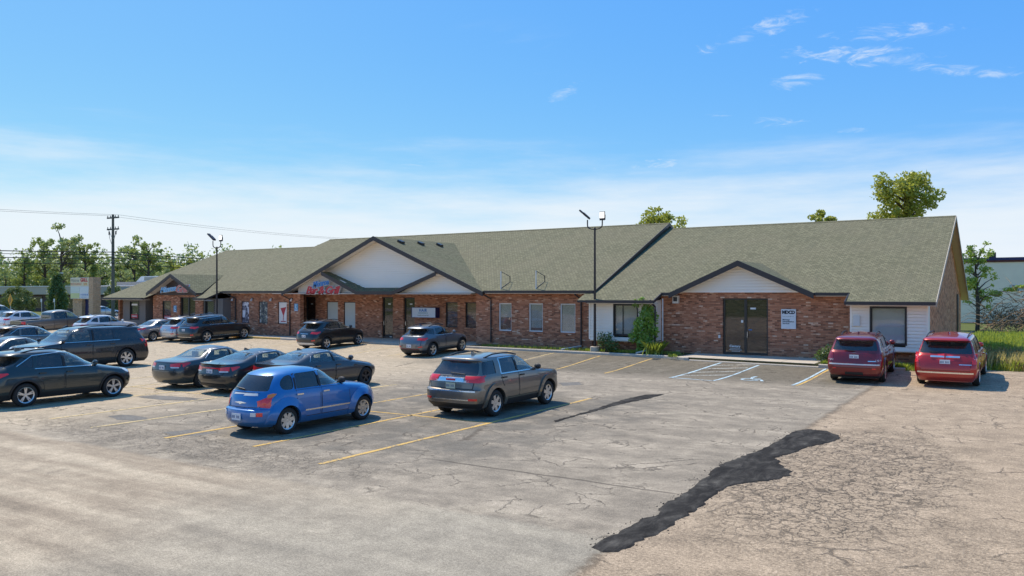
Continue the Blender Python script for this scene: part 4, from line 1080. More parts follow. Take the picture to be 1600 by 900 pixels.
class Skin:
    def __init__(s, front, rear, width, df=.75, dr=.45, pf=2.6, pr=3.0, bow=.025, dtop=None):
        s.F, s.Rr, s.Wd = pchip(front), pchip(rear), pchip(width)
        s.front, s.rear, s.width = front, rear, width
        s.df, s.dr, s.pf, s.pr, s.bow = df, dr, pf, pr, bow
        s.zb, s.zt = front[0][0], front[-1][0]
    def dims(s, z):
        xf, xr, w = s.F(z), s.Rr(z), s.Wd(z); L = xf - xr
        return xf, xr, w, min(s.df, L * .42), min(s.dr, L * .42)
    def Y(s, x, z):
        xf, xr, w, df, dr = s.dims(z); xm = (xf + xr) / 2
        w = w * (1 - s.bow * ((x - xm) / max(.3, (xf - xr) / 2))**2)
        if x > xf - df:
            u = min(1, (x - xf + df) / df); return w * max(0, 1 - u**s.pf)**(1/s.pf)
        if x < xr + dr:
            u = min(1, (xr + dr - x) / dr); return w * max(0, 1 - u**s.pr)**(1/s.pr)
        return w
    def XR(s, y, z):
        xf, xr, w, df, dr = s.dims(z); w *= (1 - s.bow); q = min(1, abs(y) / w)
        return xr + dr - dr * (1 - q**s.pr)**(1/s.pr)
    def XF(s, y, z):
        xf, xr, w, df, dr = s.dims(z); w *= (1 - s.bow); q = min(1, abs(y) / w)
        return xf - df + df * (1 - q**s.pf)**(1/s.pf)
    def ring(s, z, nc=7, ns=9, inset=0.0, clip=None):
        xf, xr, w, df, dr = s.dims(z); xf -= inset; xr += inset
        if clip: xr, xf = max(xr, clip[0]), min(xf, clip[1])
        L = max(xf - xr, .05); df, dr = min(df, L*.42), min(dr, L*.42); xm = (xf + xr) / 2
        half = []
        def wy(x): return max(.01, (w - inset)) * (1 - s.bow * ((x - xm) / max(.3, L / 2))**2)
        for k in range(nc):                       # rear centre -> rear corner
            th = math.pi / 2 * k / nc; u = math.cos(th)**(2/s.pr); x = xr + dr - dr * u
            half.append((x, wy(x) * math.sin(th)**(2/s.pr)))
        for k in range(ns + 1):
            x = xr + dr + (L - df - dr) * k / ns; half.append((x, wy(x)))
        for k in range(nc - 1, -1, -1):
            th = math.pi / 2 * k / nc; u = math.cos(th)**(2/s.pf); x = xf - df + df * u
            half.append((x, wy(x) * math.sin(th)**(2/s.pf)))
        return [(x, y, z) for x, y in half] + [(x, -y, z) for x, y in half[-2:0:-1]]
    def levels(s, z0, z1):
        zs = sorted({p[0] for p in s.front + s.rear + s.width if z0 <= p[0] <= z1} | {z0, z1}); out = [zs[0]]
        for a, c in zip(zs, zs[1:]):
            k = max(1, int(math.ceil((c - a) / .07)), int(math.ceil(abs(s.F(c) - s.F(a)) / .2)), int(math.ceil(abs(s.Rr(c) - s.Rr(a)) / .2)))
            out += [a + (c - a) * (j + 1) / k for j in range(k)]
        return [z for i, z in enumerate(out) if i == 0 or z - out[i-1] > .002]
    def loft(s, b, z0, z1, m=0, inset=0.0, clip=None, matfun=None):
        zs = s.levels(z0, z1); base = len(b.v); n = None
        for z in zs:
            r = s.ring(z, inset=inset, clip=clip); n = len(r); b.v += r
        for i in range(len(zs) - 1):
            for k in range(n):
                b.f.append((base + i*n + k, base + i*n + (k+1) % n, base + (i+1)*n + (k+1) % n, base + (i+1)*n + k))
                b.m.append(matfun((zs[i] + zs[i+1]) / 2) if matfun else m)
        b.f.append(tuple(base + k for k in range(n-1, -1, -1))); b.m.append(matfun(zs[0]) if matfun else m)
        b.f.append(tuple(base + (len(zs)-1)*n + k for k in range(n))); b.m.append(m)

def cutter(b, name):
    me = b.mesh(name, [M['interior']], fix=True); o = obj(name, me); return o

WHEEL = {}
def wheel_mesh(r, rimr, spokes, rim_mat, style):
    key = (r, rimr, spokes, rim_mat.name, style)
    if key in WHEEL: return WHEEL[key]
    w = .112
    t = MB(); t.lathe([(rimr - .005, -w*.86), (rimr + .012, -w), (r - .03, -w*.96), (r - .006, -w*.72), (r, -w*.35), (r, w*.35), (r - .006, w*.72), (r - .03, w*.96), (rimr + .012, w), (rimr - .005, w*.86)], 30)
    tyre = t.mesh('tyre', M['rubber'], smooth=True, angle=50, fix=True)
    h = MB(); h.lathe([(0.001, w*.25), (rimr*.97, w*.18), (rimr*.97, -w*.7), (0.001, -w*.7)], 24)
    hub = h.mesh('wheel', M['black'], fix=True)
    q = MB(); q.lathe([(rimr - .028, w*.80), (rimr - .002, w*.93), (rimr + .004, w*.80), (rimr - .004, w*.2), (rimr - .03, w*.2)], 30, closed=True)
    q.lathe([(0.001, w*.74), (rimr*.20, w*.72), (rimr*.24, w*.5), (rimr*.24, w*.3), (.001, w*.3)], 16)
    for k in range(spokes):
        a = 2 * math.pi * (k + .25) / spokes
        for da, ww in (((0, .34),) if style == 'wide' else ((-.13, .13), (.13, .13)) if style == 'twin' else ((0, .2),)):
            c, s = math.cos(a + da), math.sin(a + da); r0, r1 = rimr*.15, rimr - .015
            h0, h1 = ww * rimr * .62, ww * rimr * .5 * (1.25 if style == 'wide' else 1)
            pts = [(r0*c - h0*-s*-1, w*.70, r0*s + h0*c*-1)]
            P4 = [(r0*c + h0*s, w*.72, r0*s - h0*c), (r1*c + h1*s, w*.82, r1*s - h1*c), (r1*c - h1*s, w*.82, r1*s + h1*c), (r0*c - h0*s, w*.72, r0*s + h0*c)]
            q.prism(P4, (0, -.03, 0))
    rim = q.mesh('rim', rim_mat, fix=True)
    WHEEL[key] = (hub, tyre, rim); return WHEEL[key]

def boolean(base_me, cut_objs, mats):
    o = obj('tmp', base_me)
    for c in cut_objs:
        md_ = o.modifiers.new('b', 'BOOLEAN'); md_.operation = 'DIFFERENCE'; md_.object = c; md_.solver = BSOLV; md_.material_mode = 'TRANSFER'
    dg = bpy.context.evaluated_depsgraph_get(); dg.update()
    me = bpy.data.meshes.new_from_object(o.evaluated_get(dg))
    bpy.data.objects.remove(o)
    for c in cut_objs:
        d = c.data; bpy.data.objects.remove(c); bpy.data.meshes.remove(d)
    return me
BSOLV = 'EXACT'

def split_mesh(me, names):
    """one mesh per material slot"""
    out = []
    bm = bmesh.new(); bm.from_mesh(me)
    for i, nm in enumerate(names):
        c = bm.copy()
        bmesh.ops.delete(c, geom=[f for f in c.faces if f.material_index != i], context='FACES')
        if len(c.faces) == 0: out.append(None); c.free(); continue
        for f in c.faces: f.material_index = 0
        m2 = bpy.data.meshes.new(nm); c.to_mesh(m2); c.free()
        m2.materials.append(me.materials[i]); m2.shade_smooth(); m2.set_sharp_from_angle(angle=R(28)); out.append(m2)
    bm.free()
    return out

def make_car(name, S):
    """S: dictionary of measurements; x forward, y left, z up, origin on the ground between the axles"""
    sk = Skin(S['front'], S['rear'], S['width'], **S.get('skin', {}))
    paint = S['paint']; wb = S['wb']; tr = S.get('tyre', .34); ar = S.get('arch', tr + .055)
    clad_z = S.get('clad', 0); hw_ = max(p[1] for p in S['width'])
    root = empty(name)
    side = lambda sg: (lambda a, c, o: (a, sg * (sk.Y(a, c) + o), c))
    rear = lambda a, c, o: (sk.XR(a, c) - o, a, c)
    frnt = lambda a, c, o: (sk.XF(a, c) + o, a, c)
    # shell
    b = MB(); sk.loft(b, sk.zb, sk.zt, matfun=lambda z: 1 if z < clad_z else 0)
    me = b.mesh('shell', [paint, M['black'], M['interior']], fix=True)
    cuts = []
    c = MB(); ca, cz = S['cabin'], S['cabin_z']
    sk.loft(c, cz, sk.zt - .075, inset=.055, clip=ca); cuts.append(cutter(c, 'cut'))
    c = MB()
    for w_ in S['side_glass']:
        pl = roundpoly(w_[0], w_[2] if len(w_) > 2 else .05)
        c.prism([(x, -1.4, z) for x, z in pl], (0, 2.8, 0))
    cuts.append(cutter(c, 'cut'))
    c = MB()
    rg = roundpoly(S['rear_glass'], .06); x0 = min(p[1] for p in S['rear']) - .3
    c.prism([(x0, y, z) for y, z in rg], (S.get('rear_cut', 1.1) + .3, 0, 0))
    fg = roundpoly(S['front_glass'], .06)
    x1 = max(p[1] for p in S['front']) + .2
    c.prism([(S['front_cut'], y, z) for y, z in fg], (x1 - S['front_cut'], 0, 0)); cuts.append(cutter(c, 'cut'))
    c = MB()
    for xw in (-wb/2, wb/2):
        for sg in (-1, 1):
            ring = [(xw + ar * math.cos(2*math.pi*k/28), sg * (hw_ - .30), tr + ar * math.sin(2*math.pi*k/28)) for k in range(28)]
            c.prism(ring, (0, sg * .6, 0))
    cuts.append(cutter(c, 'cut'))
    if 'bed' in S:
        c = MB(); c.box(*S['bed']); cuts.append(cutter(c, 'cut'))
    me = boolean(me, cuts, None)
    while len(me.materials) < 3: me.materials.append(M['interior'])
    for i, mm in enumerate((paint, M['black'], M['interior'])): me.materials[i] = mm
    parts = split_mesh(me, ('body', 'lower_cladding', 'cabin_lining'))
    for pm_, nm in zip(parts, ('body', 'lower_cladding', 'cabin_lining')):
        if pm_: obj(nm, pm_, root)
    # glass
    for sg in (-1, 1):
        for w_ in S['side_glass']:
            b = MB(); surf_patch(b, roundpoly(w_[0], w_[2] if len(w_) > 2 else .05), side(sg), -.012, -.018)
            b.build('side_window', M[w_[1]], root, smooth=True, fix=True)
        for pl, mt, o in S.get('side_trim', ()):
            b = MB(); surf_patch(b, pl, side(sg), o, -.02); b.build('trim', mt, root, smooth=True, fix=True)
        # doors: a plate a hair proud, with the dark gap showing round it
        for pl, hx, hz in S.get('doors', ()):
            b = MB(); cx = sum(p[0] for p in pl) / len(pl); cz_ = sum(p[1] for p in pl) / len(pl)
            surf_patch(b, pl, side(sg), .0035, -.004, step=.14); g_ = b.build('door_gap', M['black'], root)
            shr = [(p[0] + (.018 if p[0] < cx else -.018), p[1] + (.016 if p[1] < cz_ else -.008)) for p in pl]
            b = MB(); surf_patch(b, shr, side(sg), .008, .002, step=.12); d_ = b.build('door', paint, root, smooth=True, angle=25, fix=True)
            y = sk.Y(hx, hz) + .012
            b = MB(); b.box(hx - .10, hx + .10, min(sg*y, sg*(y + .035)), max(sg*y, sg*(y + .035)), hz - .018, hz + .018); b.build('handle', S.get('handle', paint), d_)
        # mirror
        mx, mz = S['mirror']; y = sk.Y(mx, mz)
        b = MB(); b.lathe([(.001, -.10), (.07, -.085), (.10, -.03), (.10, .03), (.07, .085), (.001, .10)], 10)
        b.v = [(mx + vx * .75, sg * (y + .12) + vy, mz + .05 + vz * .85) for vx, vy, vz in b.v]
        b.box(mx - .03, mx + .03, min(sg*(y-.03), sg*(y+.09)), max(sg*(y-.03), sg*(y+.09)), mz - .02, mz + .02)
        b.build('mirror', S.get('mirror_mat', paint), root, smooth=True, fix=True)
    b = MB(); surf_patch(b, rg, rear, -.012, -.018); b.build('rear_window', M[S.get('rear_tint', 'tinted')], root, smooth=True, fix=True)
    b = MB(); surf_patch(b, fg, frnt, -.012, -.018); b.build('windscreen', M['carglass'], root, smooth=True, fix=True)
    # lamps: (polygons on rear, polygons on side)
    for nm, rp, sp, mt in S.get('lamps', ()):
        for sg in (-1, 1):
            b = MB()
            if rp: surf_patch(b, [(sg * y, z) for y, z in rp], frnt if nm == 'headlight' else rear, .014, -.02, step=.06)
            if sp: surf_patch(b, sp, side(sg), .014, -.02, step=.06)
            b.build(nm, mt, root, smooth=True, fix=True)
    for nm, pl, mt, o in S.get('rear_plates', ()):
        b = MB(); surf_patch(b, pl, rear, o, -.015, step=.08); b.build(nm, mt, root, smooth=True, fix=True)
    for nm, pl, mt, o in S.get('front_plates', ()):
        b = MB(); surf_patch(b, pl, frnt, o, -.015, step=.08); b.build(nm, mt, root, smooth=True, fix=True)
    for pl in S.get('tailgate', ()):
        b = MB(); surf_patch(b, pl, rear, .003, -.004, step=.14); b.build('tailgate_gap', M['black'], root)
        cz_ = sum(p[1] for p in pl) / len(pl)
        shr = [(p[0] + (.018 if p[0] < 0 else -.018), p[1] + (.016 if p[1] < cz_ else -.012)) for p in pl]
        b = MB(); surf_patch(b, shr, rear, .0075, .001, step=.12); b.build('tailgate', paint, root, smooth=True, angle=25, fix=True)
    # licence plate
    if 'plate' in S:
        z = S['plate']; x = sk.XR(0, z) - S.get('plate_out', .012)
        b = MB(); b.box(x - .012, x, -.155, .155, z - .078, z + .078); p_ = b.build('licence_plate', S.get('plate_mat', M['plate']), root)
        b = MB(); r_ = random.Random(name + str(z))
        for k in range(7):
            if k == 3: continue
            yy = -.115 + k * .038; b.box(x - .0135, x - .012, yy + r_.uniform(0, .006), yy + .024, z - .035, z + .03)
        b.build('plate_print', M['plate_ink'], p_)
    if 'wiper' in S:
        y0, y1, z = S['wiper']
        b = MB(); b.tube([(sk.XR(y0, z) - .03, y0, z), (sk.XR(y1, z + .02) - .035, y1, z + .025)], .014, 5); b.build('wiper', M['black'], root)
    # wheel arches
    if 'arch_trim' in S:
        mt, w0, off, fade = S['arch_trim']
        for xw in (-wb/2, wb/2):
            for sg in (-1, 1):
                A0 = math.asin(max(-1, (sk.zb + .05 - tr) / ar)); n = 22
                ang = [A0 + (math.pi - 2 * A0) * k / n for k in range(n + 1)]
                pl = [(xw + ar * math.cos(a), tr + ar * math.sin(a)) for a in ang] + [(xw + (ar + w0) * math.cos(a), tr + (ar + w0) * math.sin(a)) for a in reversed(ang)]
                of = (lambda x, z, xw=xw: off * max(.12, 1 - max(0, (math.hypot(x - xw, z - tr) - ar) / w0)) ** fade) if fade else off
                b = MB(); surf_patch(b, pl, side(sg), of, -.03, step=.07); b.build('wheel_arch', mt, root, smooth=True, angle=60, fix=True)
    # wheels
    hub, tyre, rim = wheel_mesh(tr, S.get('rimr', tr * .66), S.get('spokes', 10), S.get('rim_mat', M['rim']), S.get('rim_style', 'thin'))
    for xw in (-wb/2, wb/2):
        for sg in (-1, 1):
            w_ = obj('wheel', hub, root, (xw, sg * (hw_ - .125), tr))
            w_.rotation_euler = (0, 0, 0 if sg > 0 else math.pi)
            obj('tyre', tyre, w_); obj('rim', rim, w_)
    # seats
    def seat(x, y0, y1, zs):
        b = MB()
        b.prism([(x - .02, y0, zs), (x + .48, y0, zs + .04), (x + .48, y0, zs + .16), (x + .06, y0, zs + .16), (x - .12, y0, zs + .62), (x - .24, y0, zs + .62), (x - .12, y0, zs)], (0, y1 - y0, 0))
        for k in ((0.5,) if y1 - y0 < .7 else (.2, .8)):
            ym = y0 + (y1 - y0) * k; b.box(x - .26, x - .15, ym - .12, ym + .12, zs + .65, zs + .82); b.box(x - .21, x - .19, ym - .02, ym + .02, zs + .6, zs + .66)
        b.build('seat', M['seat'], root, fix=True)
    zs = S.get('seat_z', .62)
    for x in S.get('seats', ()):
        seat(x, -.58, -.08, zs); seat(x, .08, .58, zs)
    for x in S.get('bench', ()): seat(x, -.6, .6, zs)
    b = MB(); fx = S['cabin'][1]; b.box(fx - .55, fx + .02, -.62, .62, zs - .05, zs + .30)
    b.build('dashboard', M['interior'], root)
    # rails, fin
    if 'rails' in S:
        x0, x1, yy, zz, hh = S['rails']
        for sg in (-1, 1):
            b = MB(); n = 8; P_ = []
            for k in range(n + 1):
                x = x0 + (x1 - x0) * k / n; P_.append((x, sg * yy, zz + S.get('rail_drop', -.03) * ((k / n - .5) * 2)**2 + hh * min(1, 4 * min(k, n - k) / n)))
            b.tube(P_, .022, 6); b.build('roof_rail', S.get('rail_mat', M['black']), root, smooth=True)
    if 'fin' in S:
        x, z = S['fin']; b = MB(); b.prism([(x - .12, -.02, z - .02), (x + .12, -.02, z - .02), (x - .06, -.012, z + .065), (x - .10, -.012, z + .065)], (0, .04, 0)); b.build('antenna_fin', paint, root, fix=True)
    for nm, bx, mt in S.get('extras', ()):
        b = MB(); b.box(*bx); b.build(nm, mt, root)
    return root

def copy_tree(o, parent=None):
    c = o.copy(); COL.objects.link(c)
    if parent is not None: c.parent = parent
    for ch in list(o.children): copy_tree(ch, c)
    return c

def place(o, x, y, heading=90, label=None, cat='car', group='cars parked on the lot', wb=2.7, k=.97):
    """heading in degrees, 90 = nose towards the building; wheels follow the slope of the ground"""
    h = R(heading); ya, yb = y + wb/2 * math.sin(h), y - wb/2 * math.sin(h)
    o.location = (x, y, (gz(ya) + gz(yb)) / 2)
    o.rotation_euler = (0, -math.atan2(gz(ya) - gz(yb), wb), h)
    o.scale = (k, k, k)
    tag(o, label, cat, group)
    return o

P = {k: mat_paint('paint_' + k, c, mt, r) for k, c, mt, r in (
    ('blue', (0.004, 0.145, 0.42), .2, .32), ('grey_taupe', (0.19, 0.165, 0.135), .6, .34), ('green_black', (0.024, 0.036, 0.036), .4, .3), ('black', (0.014, 0.015, 0.016), .2, .28),
    ('charcoal', (0.060, 0.066, 0.066), .5, .32), ('dark_grey', (0.050, 0.053, 0.058), .5, .32), ('steel', (0.135, 0.150, 0.170), .6, .32), ('maroon', (0.21, 0.006, 0.008), .3, .3),
    ('red', (0.42, 0.012, 0.008), .3, .3), ('grey', (0.20, 0.20, 0.205), .6, .34), ('white', (0.72, 0.73, 0.74), .0, .3), ('silver', (0.50, 0.51, 0.52), .7, .34),
    ('taupe', (0.175, 0.155, 0.135), .6, .36), ('navy_black', (0.016, 0.018, 0.022), .2, .26))}

def suv_width(H, w, belt, roofw):
    return [(.22, w - .13), (.38, w - .05), (.62, w), (.90, w - .01), (belt - .06, w - .045), (belt, w - .07), (H - .16, roofw + .07), (H - .09, roofw), (H - .04, roofw * .68), (H, .05)]
RL, CL, AM, CH, BK = M['red_lens'], M['clear_lens'], M['amber_lens'], M['chrome'], M['black']

def band(poly_top, w=.018):
    """thin strip along a polyline in the side view"""
    up = [(x, z + w) for x, z in poly_top]
    return poly_top + up[::-1]

S = {}
S['retro'] = dict(paint=P['blue'], wb=2.616, tyre=.325, arch=.375, cabin=(-1.78, .74), cabin_z=.62, front_cut=0.0, seat_z=.66,
    front=[(.22, 2.06), (.35, 2.18), (.5, 2.23), (.62, 2.19), (.80, 2.08), (.92, 1.86), (1.0, 1.45), (1.06, .98), (1.10, .84), (1.44, .20), (1.51, -.08), (1.55, -.45)],
    rear=[(.22, -1.98), (.34, -2.12), (.5, -2.16), (.63, -2.14), (.66, -2.07), (.85, -2.03), (1.02, -1.96), (1.23, -1.80), (1.40, -1.62), (1.48, -1.42), (1.53, -1.0), (1.55, -.5)],
    width=[(.22, .74), (.35, .80), (.55, .825), (.8, .82), (.98, .795), (1.05, .77), (1.28, .70), (1.42, .63), (1.49, .52), (1.53, .36), (1.55, .05)],
    skin=dict(df=1.0, dr=.62, pf=2.3, pr=2.5, bow=.04),
    side_glass=[([(-.20, 1.06), (.66, 1.06), (.60, 1.12), (.16, 1.42), (-.20, 1.435)], 'carglass', .07), ([(-1.0, 1.06), (-.27, 1.06), (-.27, 1.435), (-.98, 1.42)], 'tinted', .05), ([(-1.47, 1.16), (-1.40, 1.06), (-1.08, 1.06), (-1.08, 1.41), (-1.28, 1.38), (-1.42, 1.28)], 'tinted', .12)],
    rear_glass=[(-.62, 1.06), (.62, 1.06), (.50, 1.40), (-.50, 1.40)], front_glass=[(-.64, 1.13), (.64, 1.13), (.54, 1.43), (-.54, 1.43)],
    side_trim=[([(-.76, .50), (.84, .50), (.84, .535), (-.76, .535)], CH, .012), ([(-1.06, 1.055), (-1.01, 1.055), (-.99, 1.43), (-1.06, 1.42)], BK, .004), ([(-.27, 1.055), (-.2, 1.055), (-.2, 1.435), (-.27, 1.435)], BK, .004)],
    doors=[([(-.22, .36), (.74, .36), (.80, .55), (.76, 1.03), (-.22, 1.03)], -.08, .93), ([(-.25, .36), (-.25, 1.03), (-1.04, 1.03), (-1.02, .80), (-.88, .58), (-.80, .36)], -.94, .93)], handle=CH,
    mirror=(.62, 1.08), mirror_mat=BK, plate=.47, wiper=(-.02, .34, 1.10), arch_trim=(P['blue'], .20, .06, .8),
    lamps=[('tail_light', [(.56, .70), (.74, .67), (.79, .80), (.79, .93), (.70, .86)], [(-1.97, .70), (-1.84, .76), (-1.70, .93), (-1.80, .93), (-1.96, .84)], RL), ('indicator', None, [(-1.82, .90), (-1.70, .925), (-1.60, 1.0), (-1.68, 1.01), (-1.78, .98)], AM),
           ('reversing_light', [(.42, .49), (.54, .49), (.54, .58), (.42, .58)], None, CL), ('reflector', [(.55, .49), (.66, .49), (.66, .58), (.55, .58)], None, RL), ('headlight', [(.52, .66), (.70, .66), (.70, .86), (.52, .86)], None, CL)],
    rear_plates=[('winged_badge', [(-.22, .79), (-.05, .775), (0, .75), (.05, .775), (.22, .79), (.05, .815), (-.05, .815)], CH, .02), ('paint_peel', [(-.46, .96), (-.05, .955), (-.08, .99), (.34, .97), (.30, 1.01), (-.44, 1.015)], M['galv'], .012)],
    tailgate=[[(-.56, .68), (.56, .68), (.60, 1.03), (-.60, 1.03)]], spokes=7, rimr=.215, rim_style='wide', seats=[.02], bench=[-.85])
S['boxy'] = dict(paint=P['grey_taupe'], wb=2.857, tyre=.365, arch=.43, cabin=(-2.0, .98), cabin_z=.70, front_cut=.1, clad=.42, seat_z=.76,
    front=[(.25, 2.14), (.42, 2.29), (.6, 2.33), (.9, 2.30), (1.02, 2.20), (1.08, 1.6), (1.12, 1.18), (1.17, 1.0), (1.55, .30), (1.62, .0), (1.68, -.5)],
    rear=[(.28, -2.24), (.42, -2.37), (.62, -2.38), (.77, -2.37), (.80, -2.31), (1.06, -2.27), (1.15, -2.20), (1.50, -1.94), (1.54, -2.02), (1.60, -1.98), (1.63, -1.7), (1.68, -.7)],
    width=suv_width(1.68, .925, 1.16, .64), skin=dict(df=.55, dr=.34, pf=3.2, pr=3.6),
    side_glass=[([(-.22, 1.17), (.82, 1.17), (.76, 1.22), (.28, 1.52), (-.20, 1.545)], 'carglass'), ([(-1.06, 1.17), (-.29, 1.17), (-.28, 1.545), (-1.0, 1.53)], 'tinted'), ([(-1.98, 1.17), (-1.34, 1.17), (-1.30, 1.52), (-1.80, 1.50)], 'tinted', .03)],
    rear_glass=[(-.76, 1.16), (.76, 1.16), (.62, 1.50), (-.62, 1.50)], front_glass=[(-.74, 1.20), (.74, 1.20), (.60, 1.53), (-.60, 1.53)],
    side_trim=[([(-1.12, 1.135), (.90, 1.135), (.90, 1.16), (-1.12, 1.16)], CH, .006), ([(-1.13, 1.15), (-1.09, 1.15), (-1.03, 1.55), (-1.07, 1.55)], CH, .006), ([(-1.04, 1.555), (-.2, 1.568), (.28, 1.545), (.28, 1.56), (-.2, 1.585), (-1.04, 1.572)], CH, .006), ([(-.285, 1.165), (-.215, 1.165), (-.2, 1.55), (-.275, 1.55)], BK, .004)],
    doors=[([(-.24, .46), (.92, .46), (.96, .8), (.92, 1.12), (-.24, 1.12)], -.08, 1.04), ([(-.27, .46), (-.27, 1.12), (-1.12, 1.12), (-1.10, .92), (-.98, .70), (-.92, .46)], -1.0, 1.04)], handle=BK,
    mirror=(.78, 1.16), mirror_mat=BK, plate=.88, plate_mat=simple('plate_cream', (.55, .56, .40), .45, var=.2, scale=20), wiper=(-.40, .08, 1.19), arch_trim=(P['grey_taupe'], .13, .045, 0),
    lamps=[('tail_light', [(.50, .985), (.86, .97), (.86, 1.15), (.42, 1.15)], [(-2.24, .97), (-1.96, .99), (-1.96, 1.15), (-2.20, 1.15)], RL), ('reflector', [(.62, .50), (.84, .50), (.84, .56), (.62, .56)], None, RL), ('reversing_light', [(.42, .975), (.58, .975), (.56, 1.03), (.44, 1.03)], None, CL), ('headlight', [(.5, .85), (.82, .85), (.82, 1.0), (.5, 1.0)], [(2.05, .85), (2.22, .85), (2.18, 1.0), (2.0, 1.0)], CL)],
    rear_plates=[('tailgate_bar', [(-.44, .985), (.44, .985), (.40, 1.10), (-.40, 1.10)], CH, .03), ('badge', [(-.15, 1.02), (.15, 1.02), (.15, 1.07), (-.15, 1.07)], M['signred'], .04), ('bumper_strip', [(-.80, .735), (.80, .735), (.80, .765), (-.80, .765)], CH, .012), ('lower_strip', [(-.62, .50), (.62, .50), (.62, .53), (-.62, .53)], CH, .012), ('third_brake_light', [(-.34, 1.515), (.34, 1.515), (.34, 1.53), (-.34, 1.53)], RL, .02)],
    tailgate=[[(-.70, .80), (.70, .80), (.76, 1.14), (-.76, 1.14)]], spokes=6, rimr=.24, rim_style='wide', seats=[.0], bench=[-.95], rails=(-1.6, .05, .60, 1.63, .055), fin=(-1.2, 1.67))
def crossover(paint, wb, fo, ro, H, w, belt, tyre, rake=.5, nose=.98, **kw):
    xf, xr = wb/2 + fo, -wb/2 - ro
    cw = wb/2 - .33                       # foot of the windscreen
    wt = cw - .78
    d = dict(paint=paint, wb=wb, tyre=tyre, arch=tyre + .06, cabin=(xr + .45, cw + .02), cabin_z=.66, front_cut=wt - .25, clad=.40, seat_z=.70,
        front=[(.22, xf - .16), (.4, xf - .03), (.58, xf), (.75, xf - .04), (nose - .08, xf - .22), (nose, xf - .62), (belt - .02, cw + .18), (belt + .02, cw), (H - .15, wt), (H - .06, wt - .35), (H, -.45)],
        rear=[(.24, xr + .14), (.4, xr + .02), (.62, xr), (.86, xr + .05), (belt - .08, xr + .12), (belt + .02, xr + .20), (H - .20, xr + .20 + rake), (H - .15, xr + .12 + rake * .62), (H - .09, xr + .22 + rake * .62), (H - .04, xr + .9), (H, -.6)],
        width=suv_width(H, w, belt, w - .30), skin=dict(df=.8, dr=.46, pf=2.5, pr=2.9),
        side_glass=[([(-.16, belt + .01), (cw - .16, belt + .01), (cw - .24, belt + .05), (wt - .08, H - .185), (-.16, H - .15)], 'carglass'), ([(-wb/2 + .34, belt + .04), (-.23, belt + .012), (-.23, H - .15), (-wb/2 + .40, H - .185)], 'tinted'), ([(-wb/2 - .30, belt + .14), (-wb/2 + .24, belt + .05), (-wb/2 + .28, H - .185), (-wb/2 - .02, H - .235)], 'tinted')],
        rear_glass=[(-w + .22, belt + .04), (w - .22, belt + .04), (w - .34, H - .20), (-w + .34, H - .20)], front_glass=[(-w + .19, belt + .05), (w - .19, belt + .05), (w - .32, H - .17), (-w + .32, H - .17)],
        side_trim=[([(-.23, belt), (-.16, belt), (-.16, H - .13), (-.23, H - .13)], BK, .004), (band([(-wb/2 + .28, belt + .015), (cw - .1, belt - .012)], .018), CH, .006)],
        doors=[([(-.2, .44), (cw - .14, .44), (cw - .06, .8), (cw - .10, belt - .03), (-.2, belt - .03)], -.06, belt - .13), ([(-.23, .44), (-.23, belt - .03), (-wb/2 + .28, belt - .01), (-wb/2 + .32, .86), (-wb/2 + .48, .66), (-wb/2 + .52, .44)], -wb/2 + .48, belt - .12)],
        mirror=(cw - .2, belt + .02), plate=.80, wiper=(-.05, .30, belt + .07), arch_trim=(BK, .05, .022, 0),
        lamps=[('tail_light', [(w - .44, belt - .16), (w - .10, belt - .20), (w - .09, belt - .06), (w - .40, belt - .05)], [(xr + .26, belt - .20), (xr + .52, belt - .09), (xr + .50, belt - .05), (xr + .24, belt - .06)], RL), ('reflector', [(w - .34, .52), (w - .14, .54), (w - .14, .60), (w - .34, .57)], None, RL),
               ('headlight', [(w - .5, .78), (w - .15, .82), (w - .15, .92), (w - .5, .86)], [(xf - .42, .80), (xf - .26, .76), (xf - .30, .88), (xf - .62, .94)], CL)],
        rear_plates=[('lower_diffuser', [(-.52, .30), (.52, .30), (.46, .38), (-.46, .38)], M['alum'], .02)],
        tailgate=[[(-w + .22, .60), (w - .22, .60), (w - .16, belt - .03), (-w + .16, belt - .03)]],
        spokes=5, rimr=tyre * .70, rim_style='twin', seats=[.05], bench=[-.82], rails=(-1.35, .05, w - .36, H - .045, .05), fin=(-1.15, H - .012))
    d.update(kw); return d
S['compact'] = crossover(P['green_black'], 2.71, .88, .99, 1.66, .925, 1.09, .35, rake=.55, handle=P['green_black'])
S['compact']['side_trim'].append((band([(-1.58, 1.20), (-1.10, 1.49), (-.2, 1.555), (.25, 1.52)], .02), CH, .006))
S['compact_old'] = crossover(P['black'], 2.69, .86, .96, 1.68, .915, 1.11, .35, rake=.42, nose=1.0, spokes=5)
S['compact_old']['side_trim'].append((band([(-1.50, 1.20), (-1.05, 1.15)], .018), CH, .006))
S['compact_old']['rear_plates'] = [('lower_diffuser', [(-.70, .30), (.70, .30), (.66, .43), (-.66, .43)], M['taupe'] if 'taupe' in M else M['cream'], .02), ('tailgate_bar', [(-.3, .93), (.3, .93), (.3, .955), (-.3, .955)], CH, .02)]
S['coupe_suv'] = crossover(P['steel'], 2.6, .86, .90, 1.62, .905, 1.07, .355, rake=.52, plate=.60, rails=(-1.2, .05, .55, 1.58, .045), rail_mat=BK, rim_mat=M['rim'], clad=.36)
S['coupe_suv']['rear_plates'] = [('lower_diffuser', [(-.66, .33), (.66, .33), (.60, .44), (-.60, .44)], BK, .02), ('red_pinstripe', [(-.6, .445), (.6, .445), (.6, .457), (-.6, .457)], M['signred'], .02), ('plate_recess', [(-.38, .50), (.38, .50), (.46, .70), (-.46, .70)], P['grey'], .011)]
S['family'] = crossover(P['white'], 2.72, .90, 1.02, 1.66, .92, 1.08, .35, rake=.55, clad=.34)
